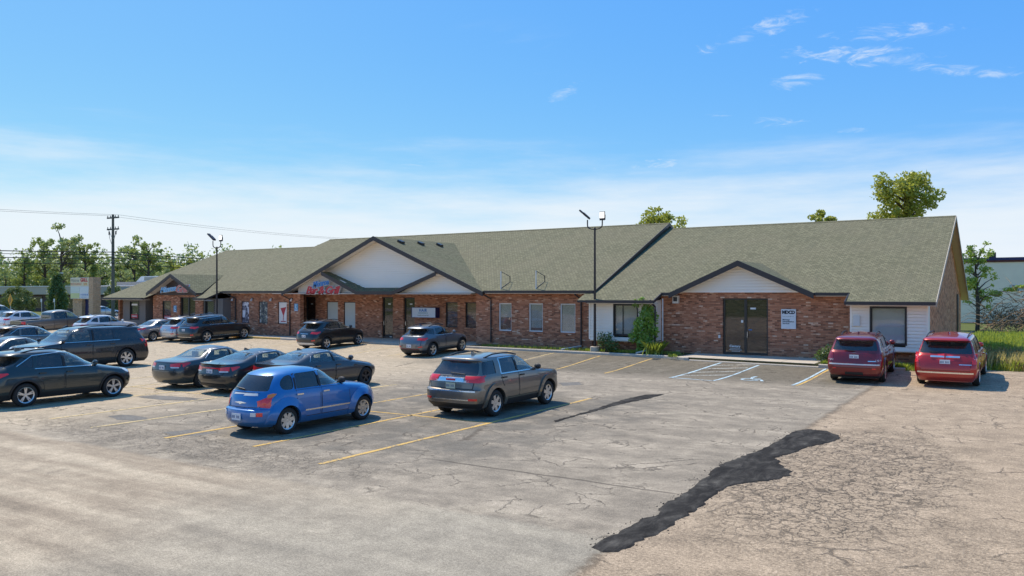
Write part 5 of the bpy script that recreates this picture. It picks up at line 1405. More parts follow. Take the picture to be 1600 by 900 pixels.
S['large'] = crossover(P['black'], 2.98, .96, 1.10, 1.77, .985, 1.14, .385, rake=.40, nose=1.06, rail_mat=M['alum'], spokes=5, plate=.86)
S['large']['rear_plates'] = [('lower_strip', [(-.7, .40), (.7, .40), (.7, .425), (-.7, .425)], CH, .02), ('tailgate_bar', [(-.55, 1.03), (.55, 1.03), (.55, 1.045), (-.55, 1.045)], CH, .015)]
S['large']['side_trim'] += [(band([(-1.1, .40), (1.1, .40)], .025), CH, .02), (band([(-1.9, 1.55), (-.2, 1.655), (.45, 1.62)], .02), CH, .006)]
S['offroad'] = crossover(P['maroon'], 2.87, .93, 1.06, 1.74, .945, 1.16, .37, rake=.26, nose=1.06, clad=.30, rail_mat=BK, arch_trim=(P['maroon'], .09, .03, 0), plate=.98)
S['offroad'].update(skin=dict(df=.5, dr=.32, pf=3.4, pr=3.8), rear_glass=[(-.76, 1.20), (.76, 1.20), (.66, 1.53), (-.66, 1.53)],
    lamps=[('tail_light', [(.70, .84), (.90, .82), (.89, 1.14), (.72, 1.14)], [(-2.42, .82), (-2.28, .84), (-2.26, 1.14), (-2.38, 1.14)], simple('maroon_lens', (.22, .008, .012), .15, var=.2, coat=1.0)), ('reversing_light', [(.71, .84), (.88, .83), (.88, .90), (.71, .91)], None, CL), ('reflector', [(.60, .55), (.72, .55), (.72, .60), (.60, .60)], None, RL), ('headlight', [(.5, .85), (.82, .85), (.82, 1.0), (.5, 1.0)], None, CL)],
    rear_plates=[('bumper_step', [(-.84, .70), (.84, .70), (.84, .74), (-.84, .74)], M['galv'], .03), ('plate_recess', [(-.26, .88), (.26, .88), (.26, 1.08), (-.26, 1.08)], P['maroon'], .011), ('name_badge', [(-.80, .83), (-.46, .83), (-.46, .86), (-.80, .86)], CH, .012), ('emblem', [(-.06, 1.10), (.06, 1.10), (.06, 1.14), (-.06, 1.14)], CH, .02), ('tow_hitch_bar', [(-.3, .34), (.3, .34), (.3, .44), (-.3, .44)], BK, .02)], wiper=(-.02, .34, 1.185))
S['van'] = crossover(P['red'], 3.08, .95, 1.10, 1.74, .965, 1.10, .345, rake=.30, nose=1.0, clad=0, plate=.88, arch_trim=(P['red'], .05, .018, 0))
S['van'].update(skin=dict(df=.8, dr=.30, pf=2.6, pr=4.0), rear_glass=[(-.80, 1.15), (.80, 1.15), (.70, 1.53), (-.70, 1.53)],
    side_glass=[([(-.1, 1.11), (1.05, 1.11), (1.0, 1.16), (.42, 1.56), (-.1, 1.60)], 'carglass'), ([(-1.12, 1.11), (-.18, 1.11), (-.18, 1.60), (-1.12, 1.59)], 'tinted'), ([(-2.15, 1.13), (-1.2, 1.11), (-1.2, 1.58), (-2.0, 1.54)], 'tinted')],
    lamps=[('tail_light', [(.80, .86), (.945, .84), (.93, 1.16), (.83, 1.16)], [(-2.60, .82), (-2.46, .84), (-2.42, 1.16), (-2.54, 1.16)], RL), ('reversing_light', [(.815, .95), (.925, .95), (.92, 1.03), (.82, 1.03)], None, CL), ('headlight', [(.5, .75), (.82, .75), (.82, .95), (.5, .95)], None, CL)],
    rear_plates=[('tailgate_bar', [(-.44, 1.03), (.44, 1.03), (.44, 1.085), (-.44, 1.085)], CH, .035), ('bumper_strip', [(-.84, .50), (.84, .50), (.84, .55), (-.84, .55)], CH, .02), ('name_badge', [(-.78, .80), (-.42, .80), (-.42, .825), (-.78, .825)], CH, .012), ('third_brake_light', [(-.76, 1.545), (.76, 1.545), (.76, 1.57), (-.76, 1.57)], BK, .03)],
    wiper=(.05, .48, 1.18), rails=(-2.0, .3, .62, 1.69, .05), seats=[.3, -.75], bench=[-1.75])
S['fullsize'] = crossover(P['navy_black'], 3.41, 1.02, 1.30, 1.90, 1.02, 1.24, .42, rake=.26, nose=1.16, clad=.36, arch_trim=(P['navy_black'], .07, .02, 0), rail_mat=BK)
S['fullsize'].update(skin=dict(df=.5, dr=.40, pf=3.6, pr=3.2), rear_glass=[(-.80, 1.30), (.80, 1.30), (.70, 1.66), (-.70, 1.66)],
    side_glass=[([(-.05, 1.25), (1.16, 1.25), (1.1, 1.3), (.58, 1.72), (-.05, 1.76)], 'carglass'), ([(-1.12, 1.25), (-.14, 1.25), (-.14, 1.76), (-1.12, 1.75)], 'tinted'), ([(-2.55, 1.27), (-1.22, 1.25), (-1.22, 1.75), (-2.42, 1.70)], 'tinted')],
    doors=[([(-.1, .5), (1.22, .5), (1.28, .9), (1.24, 1.2), (-.1, 1.2)], .05, 1.1), ([(-.13, .5), (-.13, 1.2), (-1.18, 1.2), (-1.16, .98), (-1.0, .7), (-.96, .5)], -1.04, 1.1)],
    lamps=[('tail_light', [(.84, .9), (.98, .88), (.96, 1.26), (.86, 1.26)], [(-2.96, .88), (-2.84, .9), (-2.8, 1.28), (-2.9, 1.28)], RL), ('headlight', [(.50, .95), (.92, .95), (.92, 1.08), (.50, 1.08)], [(2.42, .95), (2.6, .95), (2.58, 1.08), (2.38, 1.08)], CL)],
    front_plates=[('grille', [(-.46, .62), (.46, .62), (.46, 1.08), (-.46, 1.08)], BK, .02)],
    spokes=6, rimr=.285, rim_style='twin', seats=[.4, -.8], bench=[-1.9], rails=(-2.2, .35, .66, 1.85, .05), fin=(.55, 1.885))
def sedan(paint, wb, fo, ro, H, w, fast=False, **kw):
    xf, xr = wb/2 + fo, -wb/2 - ro; cw = wb/2 - .36; wt = cw - .78; bt = 1.0
    tail = [(.96, xr + .10), (1.0, xr + .34), (1.03, xr + .72), (1.055, xr + .86), (H - .13, xr + 1.46), (H - .055, xr + 1.75), (H, -.42)] if not fast else \
           [(.97, xr + .06), (1.02, xr + .05), (1.035, xr + .30), (1.06, xr + .52), (1.09, xr + .66), (H - .13, xr + 1.42), (H - .055, xr + 1.80), (H, -.40)]
    gb = 1.075 if not fast else 1.105
    d = dict(paint=paint, wb=wb, tyre=.335, arch=.385, cabin=(xr + 1.0, cw + .02), cabin_z=.55, front_cut=wt - .25, seat_z=.40, rear_cut=1.75,
        front=[(.20, xf - .18), (.34, xf - .04), (.5, xf), (.66, xf - .06), (.79, xf - .28), (.89, xf - .78), (.96, cw + .16), (1.0, cw), (H - .13, wt), (H - .05, wt - .32), (H, -.40)],
        rear=[(.22, xr + .15), (.40, xr + .02), (.60, xr), (.84, xr + .05)] + tail,
        width=[(.20, w - .13), (.34, w - .05), (.58, w), (.82, w - .015), (.95, w - .06), (1.0, w - .09), (H - .14, w - .275), (H - .07, w - .36), (H - .03, w - .52), (H, .05)], skin=dict(df=.85, dr=.46, pf=2.4, pr=3.0),
        side_glass=[([(-.1, bt), (cw - .14, bt), (cw - .22, bt + .04), (wt - .10, H - .155), (-.1, H - .13)], 'carglass'), ([(-wb/2 + .18, bt + .05), (-.16, bt + .005), (-.16, H - .13), (-wb/2 + .62 - (.2 if fast else 0), H - .16)], 'carglass', .06)],
        rear_glass=[(-w + .26, gb), (w - .26, gb), (w - .40, H - .135), (-w + .40, H - .135)], rear_tint='carglass', front_glass=[(-w + .21, bt + .035), (w - .21, bt + .035), (w - .35, H - .15), (-w + .35, H - .15)],
        side_trim=[([(-.16, bt - .005), (-.1, bt - .005), (-.1, H - .10), (-.16, H - .10)], BK, .004), (band([(-wb/2 + .16, bt + .03), (-wb/2 + .58 - (.2 if fast else 0), H - .115), (-.1, H - .078), (wt + .05, H - .11), (cw - .16, bt + .03)], .016), CH, .006)],
        doors=[([(-.13, .36), (cw - .10, .36), (cw - .04, .7), (cw - .08, bt - .035), (-.13, bt - .035)], 0, bt - .12), ([(-.16, .36), (-.16, bt - .035), (-wb/2 + .24, bt - .02), (-wb/2 + .30, .8), (-wb/2 + .46, .62), (-wb/2 + .5, .36)], -wb/2 + .46, bt - .11)],
        mirror=(cw - .18, bt + .01), plate=.76, seats=[.05], bench=[-.62],
        lamps=[('tail_light', [(w - .50, .80), (w - .14, .80), (w - .15, .94), (w - .52, .90)], [(xr + .26, .80), (xr + .56, .92), (xr + .50, .95), (xr + .24, .93)], RL), ('reversing_light', [(w - .46, .755), (w - .16, .76), (w - .16, .798), (w - .48, .798)], None, CL),
               ('headlight', [(w - .55, .60), (w - .2, .64), (w - .2, .74), (w - .55, .70)], [(xf - .42, .64), (xf - .26, .60), (xf - .32, .72), (xf - .64, .77)], CL)],
        rear_plates=[('boot_seam', [(-.62, .70), (.62, .70), (.62, .707), (-.62, .707)], BK, .004)],
        tailgate=[[(-w + .30, .66), (w - .30, .66), (w - .26, .93), (-w + .26, .93)]],
        spokes=10, rimr=.225, rim_style='thin')
    d.update(kw); return d
S['sedan'] = sedan(P['charcoal'], 2.80, .98, 1.05, 1.45, .92)
S['fastback'] = sedan(P['black'], 2.83, .95, 1.10, 1.43, .93, fast=True, fin=(-.95, 1.41),
    rear_plates=[('light_bar', [(-.5, .86), (.5, .86), (.5, .90), (-.5, .90)], RL, .012), ('plate_recess', [(-.55, .68), (.55, .68), (.48, .84), (-.48, .84)], P['dark_grey'], .0105), ('lower_diffuser', [(-.7, .28), (.7, .28), (.64, .36), (-.64, .36)], BK, .02)])
S['fastback2'] = dict(S['fastback']); S['fastback2'].update(paint=P['dark_grey'], rim_mat=M['rimdark'], spokes=5, rim_style='twin')
S['pickup'] = crossover(P['taupe'], 3.68, .95, 1.24, 1.94, 1.0, 1.22, .40, nose=1.14, clad=.0, arch_trim=(P['taupe'], .06, .02, 0))
xr_ = -1.84 - 1.24
S['pickup'].update(cabin=(-.72, 1.53), front_cut=.45, rear_cut=2.7, skin=dict(df=.5, dr=.22, pf=3.4, pr=5.0), bed=(xr_ + .10, -.98, -.78, .78, .75, 1.6),
    rear=[(.45, xr_ + .06), (.6, xr_), (.9, xr_ + .01), (1.27, xr_ + .02), (1.285, -.86), (1.5, -.84), (1.78, -.74), (1.85, -.5), (1.90, -.2), (1.94, .1)],
    front=[(.4, 2.66), (.5, 2.76), (.7, 2.79), (1.0, 2.76), (1.10, 2.66), (1.16, 2.1), (1.20, 1.7), (1.26, 1.52), (1.78, .82), (1.86, .6), (1.94, .3)],
    width=[(.4, .90), (.55, .97), (.8, 1.0), (1.1, .985), (1.24, .955), (1.3, .93), (1.76, .77), (1.84, .70), (1.90, .5), (1.94, .05)],
    side_glass=[([(.36, 1.27), (1.40, 1.27), (1.34, 1.32), (.86, 1.74), (.36, 1.765)], 'carglass'), ([(-.66, 1.27), (.28, 1.27), (.28, 1.765), (-.62, 1.74)], 'tinted')],
    rear_glass=[(-.66, 1.34), (.66, 1.34), (.60, 1.72), (-.60, 1.72)], front_glass=[(-.74, 1.32), (.74, 1.32), (.64, 1.75), (-.64, 1.75)],
    side_trim=[([(.29, 1.26), (.35, 1.26), (.35, 1.77), (.29, 1.77)], BK, .004)],
    doors=[([(.32, .55), (1.50, .55), (1.52, 1.22), (.32, 1.22)], .45, 1.12), ([(.29, .55), (.29, 1.22), (-.72, 1.22), (-.72, .55)], -.6, 1.12)],
    mirror=(1.3, 1.28), plate=.62, lamps=[('tail_light', [(.83, .86), (.98, .86), (.98, 1.22), (.83, 1.22)], [(xr_ + .05, .86), (xr_ + .2, .86), (xr_ + .18, 1.22), (xr_ + .05, 1.22)], RL), ('headlight', [(.55, .85), (.92, .85), (.92, 1.05), (.55, 1.05)], None, CL)],
    rear_plates=[('bumper', [(-.92, .48), (.92, .48), (.92, .62), (-.92, .62)], CH, .06)], seats=[.75], bench=[-.2], seat_z=.85)
S['pickup'].pop('rails'); S['pickup'].pop('fin'); S['pickup'].pop('wiper')

def recolour(root, old, new):
    for o in [root] + list(root.children_recursive):
        for s_ in o.material_slots:
            if s_.material == old: s_.link = 'OBJECT'; s_.material = new

G = 'cars parked on the lot'
c_ = make_car('parked_car', S['retro']); place(c_, -15.24, 14.32, 90, 'bright blue rounded retro hatchback with peeling paint on its tailgate', 'car', G, 2.6)
c_ = make_car('parked_car', S['boxy']); place(c_, -12.75, 19.30, 90, 'grey-brown boxy SUV with big red tail lights parked between yellow lines', 'car', G, 2.85)
esc = make_car('parked_car', S['compact']); place(esc, -25.15, 13.45, 89, 'dark green crossover cut by the left edge, nearest car to the aisle', 'car', G, 2.7)
sed = make_car('parked_car', S['sedan']); place(sed, -24.85, 19.2, 90, 'charcoal older sedan with boot and silver spoked wheels, left of the black sedan', 'car', G, 2.8)
c_ = make_car('parked_car', S['fastback']); place(c_, -22.25, 19.2, 90, 'black fastback sedan between the charcoal sedan and the dark grey one', 'car', G, 2.83)
c_ = make_car('parked_car', S['fastback2']); place(c_, -20.62, 20.05, 90, 'dark grey fastback sedan with black wheels right behind the blue hatchback', 'car', G, 2.83)
c_ = make_car('parked_car', S['compact_old']); place(c_, -34.25, 34.3, 90, 'black crossover with beige lower bumper parked before the porch doors', 'car', G, 2.69)
c_ = make_car('parked_car', S['coupe_suv']); place(c_, -26.12, 33.62, 90, 'steel grey crossover with red pinstripe on its bumper under the white box sign', 'car', G, 2.6)
c_ = make_car('parked_car', S['offroad']); place(c_, -5.22, 33.5, 91.5, 'dark red SUV with roof rack in front of the white siding bay', 'car', G, 2.87, 1.0)
van = make_car('parked_car', S['van']); place(van, -2.22, 33.95, 88.5, 'bright red minivan with chrome tailgate bar at the end of the building', 'car', G, 3.08, 1.02)
c_ = make_car('parked_car', S['large']); place(c_, -45.1, 34.6, 90, 'large black SUV with silver roof rails before the poster windows', 'car', G, 2.98, .98)
c_ = make_car('parked_car', S['fullsize']); place(c_, -34.6, 19.4, -90, 'long black full-size SUV backed in, facing the aisle', 'car', G, 3.41)
eqx = make_car('parked_car', S['family']); place(eqx, -56.6, 33.9, 90, 'white crossover by the far end of the building', 'car', G, 2.72)
pick = make_car('pickup_truck', S['pickup']); place(pick, -62.4, 33.4, 90, 'grey-brown pickup truck with open bed left of the white crossover', 'truck', G, 3.68)
c_ = copy_tree(sed); recolour(c_, P['charcoal'], P['grey']); place(c_, -49.8, 33.9, 90, 'mid grey sedan left of the large black SUV', 'car', G, 2.8)
c_ = copy_tree(eqx); recolour(c_, P['white'], P['silver']); place(c_, -47.35, 34.6, 90, 'silver car mostly hidden behind the large black SUV', 'car', G, 2.72)
c_ = copy_tree(eqx); place(c_, -71.6, 35.9, 90, 'white crossover half hidden behind the grey-brown pickup', 'car', G, 2.72)
c_ = copy_tree(pick); recolour(c_, P['taupe'], P['white']); place(c_, -89.5, 41.5, 90, 'white pickup truck at the left edge near the road', 'truck', G, 3.68)
c_ = copy_tree(esc); recolour(c_, P['green_black'], P['taupe']); place(c_, -44.2, 22.4, 90, 'taupe crossover at the left edge, behind the dark grey sedan', 'car', G, 2.7)
c_ = copy_tree(sed); recolour(c_, P['charcoal'], P['dark_grey']); place(c_, -37.05, 18.3, 90, 'dark grey sedan at the left edge, left of the full-size SUV', 'car', G, 2.8)
c_ = copy_tree(sed); recolour(c_, P['charcoal'], P['silver']); place(c_, -99.5, 59, 90, 'silver car on the road behind the stone pylon sign', 'car', 'cars on the road', 2.8)

# ------------------------------------------------------------------ street furniture
M['led'] = bpy.data.materials.new('lit_led_panel'); M['led'].use_nodes = True
_n = M['led'].node_tree; _n.nodes.clear()
_e = NODE(_n, 'ShaderNodeEmission', Color=(1.0, .97, .95), Strength=1.6); _n.links.new(_e.outputs[0], _n.nodes.new('ShaderNodeOutputMaterial').inputs[0])
def lamp_post(x, y, z0, top, label):
    t = empty('lamp_post', (x, y, z0)); tag(t, label, 'lamp post', 'lot lamp posts')
    h = top - z0
    b = MB(); b.tube([(0, 0, 0), (0, 0, .22), (0, 0, .24)], [.24, .24, .20], 12); b.build('footing', M['concrete'], t)
    b = MB(); b.tube([(0, 0, .2), (0, 0, h * .5), (0, 0, h + .08)], [.075, .062, .05], 8); b.build('pole', M['pole'], t, smooth=True)
    b = MB(); P_ = []
    for k in range(17):
        a = math.pi * k / 16; P_.append((-.42 * math.cos(a), 0, h + .28 - .28 * math.sin(a)**.6 if 0 < k < 16 else h + .28))
    b.tube([(-.42, 0, h + .5)] + P_ + [(.42, 0, h + .5)], .032, 6); b.build('yoke', M['pole'], t, smooth=True)
    for sx, ry, rx, on in ((-.42, 52, 10, False), (.42, 0, -62, True)):
        hl = .34 if not on else .22; hd = MB(); hd.box(-hl, hl, -.14, .14, -.035, .035); hd.box(-hl * .3, hl * .9, -.15, .15, .035, .06)
        o = hd.build('lamp_head', M['pole'], t)
        o.location = (sx - (.16 if not on else 0), 0, h + (.78 if not on else .66))
        if on: o.rotation_euler = (0, 0, 0); o.rotation_euler = (R(-78), R(90), R(12))
        else: o.rotation_euler = (0, R(42), R(15))
        l = MB(); s_ = -1
        if on: l.box(-.19, .11, -.12, .12, -.046, -.036)
        else:
            l.box(-.31, -.12, -.12, .12, -.046, -.036); l.box(-.06, .13, -.12, .12, -.046, -.036)
        l.build('led_panel', M['led'] if on else M['cream'], o)
    return t
lamp_post(-18.46, 36.95, .31, 6.52, 'tall lot lamp post with two heads at the step in the roof')
lamp_post(-47.4, 36.35, .31, 6.40, 'tall lot lamp post with two heads before the far brown gable')

PX_, PY_ = -90.6, 55.0
def util_pole(y, label, lean=0.0):
    t = empty('utility_pole', (PX_, y, 0)); tag(t, label, 'utility pole', 'utility poles along the road')
    b = MB(); b.tube([(0, 0, -.2), (0, 0, 6), (lean, 0, 12.5)], [.20, .18, .13], 10); b.build('pole', M['woodpole'], t, smooth=True)
    for z, w in ((12.1, 1.15), (10.75, 1.15)):
        b = MB(); b.box(-w, w, -.07, .07, z - .08, z + .08); a = b.build('crossarm', M['woodpole'], t)
        for k in (-1.0, -.45, .45, 1.0):
            i = MB(); i.tube([(k * w * .93, 0, z + .08), (k * w * .93, 0, z + .30)], [.06, .04], 6); i.build('insulator', M['frame'], a)
    b = MB(); b.tube([(-.9, 0, 10.7), (-.1, 0, 9.6)], .03, 5); b.tube([(.9, 0, 10.7), (.1, 0, 9.6)], .03, 5); b.build('brace', M['galv'], t)
    for s_ in (-.6, .75):
        b = MB(); b.tube([(s_, -.1, 10.4), (s_ * .8, -.15, 9.8), (s_ * .2, -.1, 9.0)], .025, 5); b.tube([(s_, -.1, 10.1), (s_, -.1, 10.5)], .08, 7); b.build('cutout_fuse', M['frame'], t)
    return t
util_pole(PY_, 'weathered wooden utility pole with two crossarms beside the pylon sign')
def wire(name, x, z, sag, r, label, grp):
    b = MB(); n = 14; pts = []
    for y0, y1 in ((-2, 55), (55, 112)):
        pts += [(x, y0 + (y1 - y0) * k / n, z - sag * 4 * (k / n) * (1 - k / n)) for k in range(n + (y1 > 100))]
    b.tube(pts, r, 5, caps=False); tag(b.build(name, M['black']), label, 'wire', grp)
for x, l in ((-1.05, 'thin high power line on the left end of the upper crossarm of the wooden pole'), (1.05, 'thin high power line on the right end of the upper crossarm of the wooden pole')):
    wire('power_line', PX_ + x, 12.4, .7, .013, l, 'upper power lines')
for z, r, l in ((8.05, .05, 'topmost of the thick black cables strung low past the wooden pole'), (7.75, .03, 'second from top of the thick cables strung low past the wooden pole'),
                (7.35, .045, 'second from bottom of the thick cables strung low past the wooden pole'), (6.75, .04, 'lowest of the thick black cables strung past the wooden pole')):
    wire('cable', PX_ + .2, z, .55, r, l, 'low cables')

# pylon sign
st = M['stone2'] = simple('ledge_stone', (.52, .37, .23), .9, var=.6, scale=3.5, bump=.8, mp=(1, 1, 3.2))
t = empty('pylon_sign', (-73.6, 42, 0)); tag(t, 'roadside pylon sign with lettered panels between two stone pillars', 'sign')
def stone_pillar(x0, x1, y0, y1, z1, seed):
    r = random.Random(seed); b = MB(); z = 0
    p = MB(); p.box(x0 + .05, x1 - .05, y0 + .05, y1 - .05, 0, z1 - .03); o = p.build('pillar', M['kerb'], t)
    while z < z1 - .05:
        h = r.uniform(.10, .22); x = x0
        while x < x1 - .05:
            w = min(r.uniform(.25, .6), x1 - x); d = r.uniform(-.02, .03)
            b.box(x + .008, x + w - .008, y0 - d, y0 + .3, z + .008, min(z + h, z1) - .008); x += w
        y = y0 + .3
        while y < y1 - .05:
            w = min(r.uniform(.25, .6), y1 - y); d = r.uniform(-.02, .03)
            b.box(x1 - .3, x1 + d, y + .008, y + w - .008, z + .008, min(z + h, z1) - .008)
            y += w
        z += h
    s_ = b.build('stone_facing', st, o); s_['kind'] = 'stuff'
stone_pillar(-2.3, -.75, .1, 1.2, 4.3, 1); stone_pillar(1.05, 1.75, -.3, .45, 4.72, 2)
b = MB(); b.box(-2.25, .88, -.15, .3, 2.72, 4.68); b.build('panel_box', M['plate'], t)
b = MB(); b.box(.88, 1.04, -.2, .35, 2.66, 4.72); b.build('panel_edge', M['navy'], t)
b = MB(); b.box(-.72, 1.0, .4, .6, .5, 2.66); b.build('message_board', M['navy'], t)
for x0, x1, z0, z1, c in ((-2.22, .85, 3.87, 4.65, (.66, .62, .42)), (-2.22, -.72, 3.3, 3.82, (.60, .70, .62)), (-.66, .85, 3.3, 3.82, (.62, .70, .70)), (-2.22, -.72, 2.76, 3.24, (.58, .64, .30)), (-.66, .85, 2.76, 3.24, (.58, .66, .70))):
    b = MB(); b.box(x0, x1, -.17, -.152, z0, z1); b.build('panel', simple('sign_panel', c, .4, var=.05), t)
text('lettering', 'Monroe', .42, M['greyink'], t, (-1.45, -.175, 4.42), extrude=.004, shear=.3)
text('lettering', 'GRILL', .46, M['signred'], t, (.05, -.175, 4.45), extrude=.004, bold=.02)
text('lettering', 'RESTAURANT', .30, simple('faded_red_ink', (.62, .22, .12), .5), t, (-1.25, -.175, 4.08), extrude=.004)
text('lettering', 'BAR', .34, simple('orange_ink', (.66, .28, .05), .5), t, (.3, -.175, 4.08), extrude=.004)
b = MB(); bars(b, -.55, .72, -.176, 3.02, 3.16, 5, .09, .04); bars(b, -.45, .5, -.176, 2.84, 2.93, 6, .06, .03); b.build('small_print', M['signblue'], t)

t = empty('warning_sign', (-95.4, 45.9, -.04)); tag(t, 'yellow diamond warning sign by the road at the left edge', 'sign')
b = MB(); b.tube([(0, .03, 0), (0, .03, 3.0)], .035, 6); b.build('post', M['galv'], t)
b = MB(); b.prism([(0, 0, 1.78), (.56, .0, 2.5), (0, 0, 3.22), (-.56, 0, 2.5)], (0, .015, 0)); b.build('plate', simple('warning_yellow', (.80, .36, .01), .5), t, fix=True)
b = MB(); b.box(-.10, .08, -.006, -.002, 2.3, 2.62); b.box(-.03, .1, -.006, -.002, 2.66, 2.8); b.box(-.16, -.02, -.006, -.002, 2.16, 2.32); b.build('symbol', M['ink'], t)
for x, y, l in ((-94.6, 48.9, 'small white plate on a thin post by the road, left one of two'), (-93.4, 49.7, 'small white plate on a thin post by the road, right one of two')):
    t = empty('marker_post', (x, y, -.04)); tag(t, l, 'sign', 'roadside marker posts')
    b = MB(); b.tube([(0, 0, 0), (0, 0, 2.6)], .03, 6); b.build('post', M['galv'], t)
    b = MB(); b.box(-.15, .15, -.05, -.03, 2.25, 2.62); b.build('plate', M['white'], t)
t = empty('street_lamp', (-122, 66, 0)); tag(t, 'thin grey street lamp before the far beige building', 'lamp post')
b = MB(); b.tube([(0, 0, 0), (0, 0, 6.2)], .07, 6); b.build('pole', M['pole'], t)
b = MB(); b.box(-.45, .15, -.15, .15, 6.15, 6.3); b.build('lamp_head', M['galv'], t)

# ------------------------------------------------------------------ other buildings
def far_block(name, x0, x1, y, d, z1, zb, band_m, low_m, label, wins):
    t = empty(name, ((x0 + x1) / 2, y, 0)); tag(t, label, 'building')
    w = (x1 - x0) / 2
    b = MB(); b.box(-w, w, 0, d, 0, zb); b.build('wall', low_m, t)
    b = MB(); b.box(-w - .4, w + .4, -.8, d + .3, zb + .002, z1); b.build('parapet', band_m, t)
    b = MB(); b.box(-w - .5, w + .5, -.9, -.4, z1 + .002, z1 + .14); b.build('coping', M['galv'], t)
    for k in range(wins):
        x = -w + (2 * w) * (k + .5) / wins
        f = MB(); ww = w / wins * .7; f.box(x - ww, x + ww, -.06, -.002, .5, zb - .4); o = f.build('window', M['frame'], t)
        g_ = MB(); g_.box(x - ww + .1, x + ww - .1, -.075, -.062, .6, zb - .5); g_.build('pane', M['doorglass'], o)
    return t
beige = simple('beige_band', (.50, .43, .33), .8, var=.08, scale=.5)
dkbr = simple('dark_brick_far', (.095, .068, .058), .9, var=.3, scale=1.5)
far_block('shop_building', -176, -131, 76, 14, 4.3, 2.95, beige, dkbr, 'low shop building with beige parapet at the far left across the road', 9)
h = far_block('shop_building', -147, -120, 86, 16, 4.45, 3.6, simple('pale_band', (.56, .52, .42), .8), dkbr, 'low shop building with pale band behind the wooden pole across the road', 6)
b = MB(); b.box(-13.5, 13.5, 4, 16, 4.45, 5.3); b.build('upper_parapet', simple('grey_parapet', (.36, .34, .32), .8), h)
b = MB(); b.prism([(-9, 5, 5.2), (-2.0, 5, 5.2), (-2.0, 5, 6.35), (-7.2, 5, 6.35)], (0, 4, 0)); u = b.build('roof_unit', M['white'], h, fix=True)
b = MB(); b.box(-6.2, -2.6, 4.95, 4.995, 5.55, 6.2); b.build('vent_grille', M['greyink'], u)

t = empty('warehouse', (6, 101, 0)); tag(t, 'plain white-painted block building beyond the brush pile', 'building')
b = MB(); b.box(-13, 30, 0, 20, 0, 6.55); b.build('wall', simple('white_block', (.92, .80, .62), .85, var=.1, scale=.7, bump=.3), t)
b = MB(); b.box(-13.1, 30.1, -.1, 20, 6.552, 6.75); b.build('brick_band', simple('red_coping_brick', (.14, .05, .04), .8, var=.2), t)
b = MB(); b.box(-13.15, 30.15, -.18, 20, 6.752, 7.05); b.build('coping', M['navy'], t)
b = MB(); b.box(-9.3, -8.6, 2, 3, 7.05, 7.7); b.build('roof_vent', M['frame'], t)
b = MB(); b.box(-7.3, -6.0, -.06, -.002, 3.42, 4.1); wd = b.build('window', M['concrete'], t)
for i in range(6):
    for j in range(3):
        b = MB(); b.box(-7.27 + i * .21, -7.27 + i * .21 + .19, -.09, -.062, 3.44 + j * .22, 3.44 + j * .22 + .2); b.build('glass_block', M['frost'] if (i + j) % 3 else M['greyink'], wd)

# ------------------------------------------------------------------ vegetation
LF = {'tree': mat_leaf('leaf_tree', (.34, .40, .12), .35, .45), 'yellow': mat_leaf('leaf_yellow_green', (.50, .50, .085), .4, .5), 'dark': mat_leaf('leaf_dark', (.11, .18, .055), .4, .3),  # 'yellow' is simply yellow-green foliage
      'ever': mat_leaf('leaf_evergreen', (.17, .21, .07), .4, .25), 'vine': mat_leaf('leaf_vine', (.28, .46, .08), .5, .4), 'bright': mat_leaf('leaf_bright', (.46, .56, .085), .4, .45),
      'grass': mat_leaf('grass_blades', (.48, .54, .080), .45, .45), 'drygrass': mat_leaf('dry_grass', (.80, .66, .32), .3, .4), 'far': mat_leaf('leaf_far', (.38, .44, .18), .35, .4)}
def leaves(name, blobs, n, size, mat, seed, flat=0.0, aspect=.62):
    """n leaf faces scattered through ellipsoid clumps (cx, cy, cz, rx, ry, rz)"""
    r = np.random.default_rng(seed)
    B = np.array(blobs, float); wgt = (B[:, 3] * B[:, 4] * B[:, 5]) ** .667; wgt /= wgt.sum()
    idx = r.choice(len(B), n, p=wgt)
    d = r.normal(size=(n, 3)); d /= np.linalg.norm(d, axis=1, keepdims=True)
    rad = r.uniform(0, 1, n) ** .42
    c = B[idx, :3] + d * rad[:, None] * B[idx, 3:6]
    u = r.normal(size=(n, 3)); u[:, 2] *= (1 - flat); u /= np.linalg.norm(u, axis=1, keepdims=True)
    w = np.cross(u, r.normal(size=(n, 3))); w /= np.linalg.norm(w, axis=1, keepdims=True)
    s = size * r.uniform(.6, 1.3, n)[:, None]
    v = np.empty((n, 4, 3)); v[:, 0] = c - u * s; v[:, 1] = c + w * s * aspect; v[:, 2] = c + u * s; v[:, 3] = c - w * s * aspect
    me = bpy.data.meshes.new(name)
    me.vertices.add(n * 4); me.vertices.foreach_set('co', v.reshape(-1))
    me.loops.add(n * 4); me.loops.foreach_set('vertex_index', np.arange(n * 4, dtype=np.int32))
    me.polygons.add(n); me.polygons.foreach_set('loop_start', np.arange(0, n * 4, 4, dtype=np.int32))
    try: me.polygons.foreach_set('loop_total', np.full(n, 4, dtype=np.int32))
    except Exception: pass
    me.materials.append(mat); me.update(calc_edges=True)
    return me

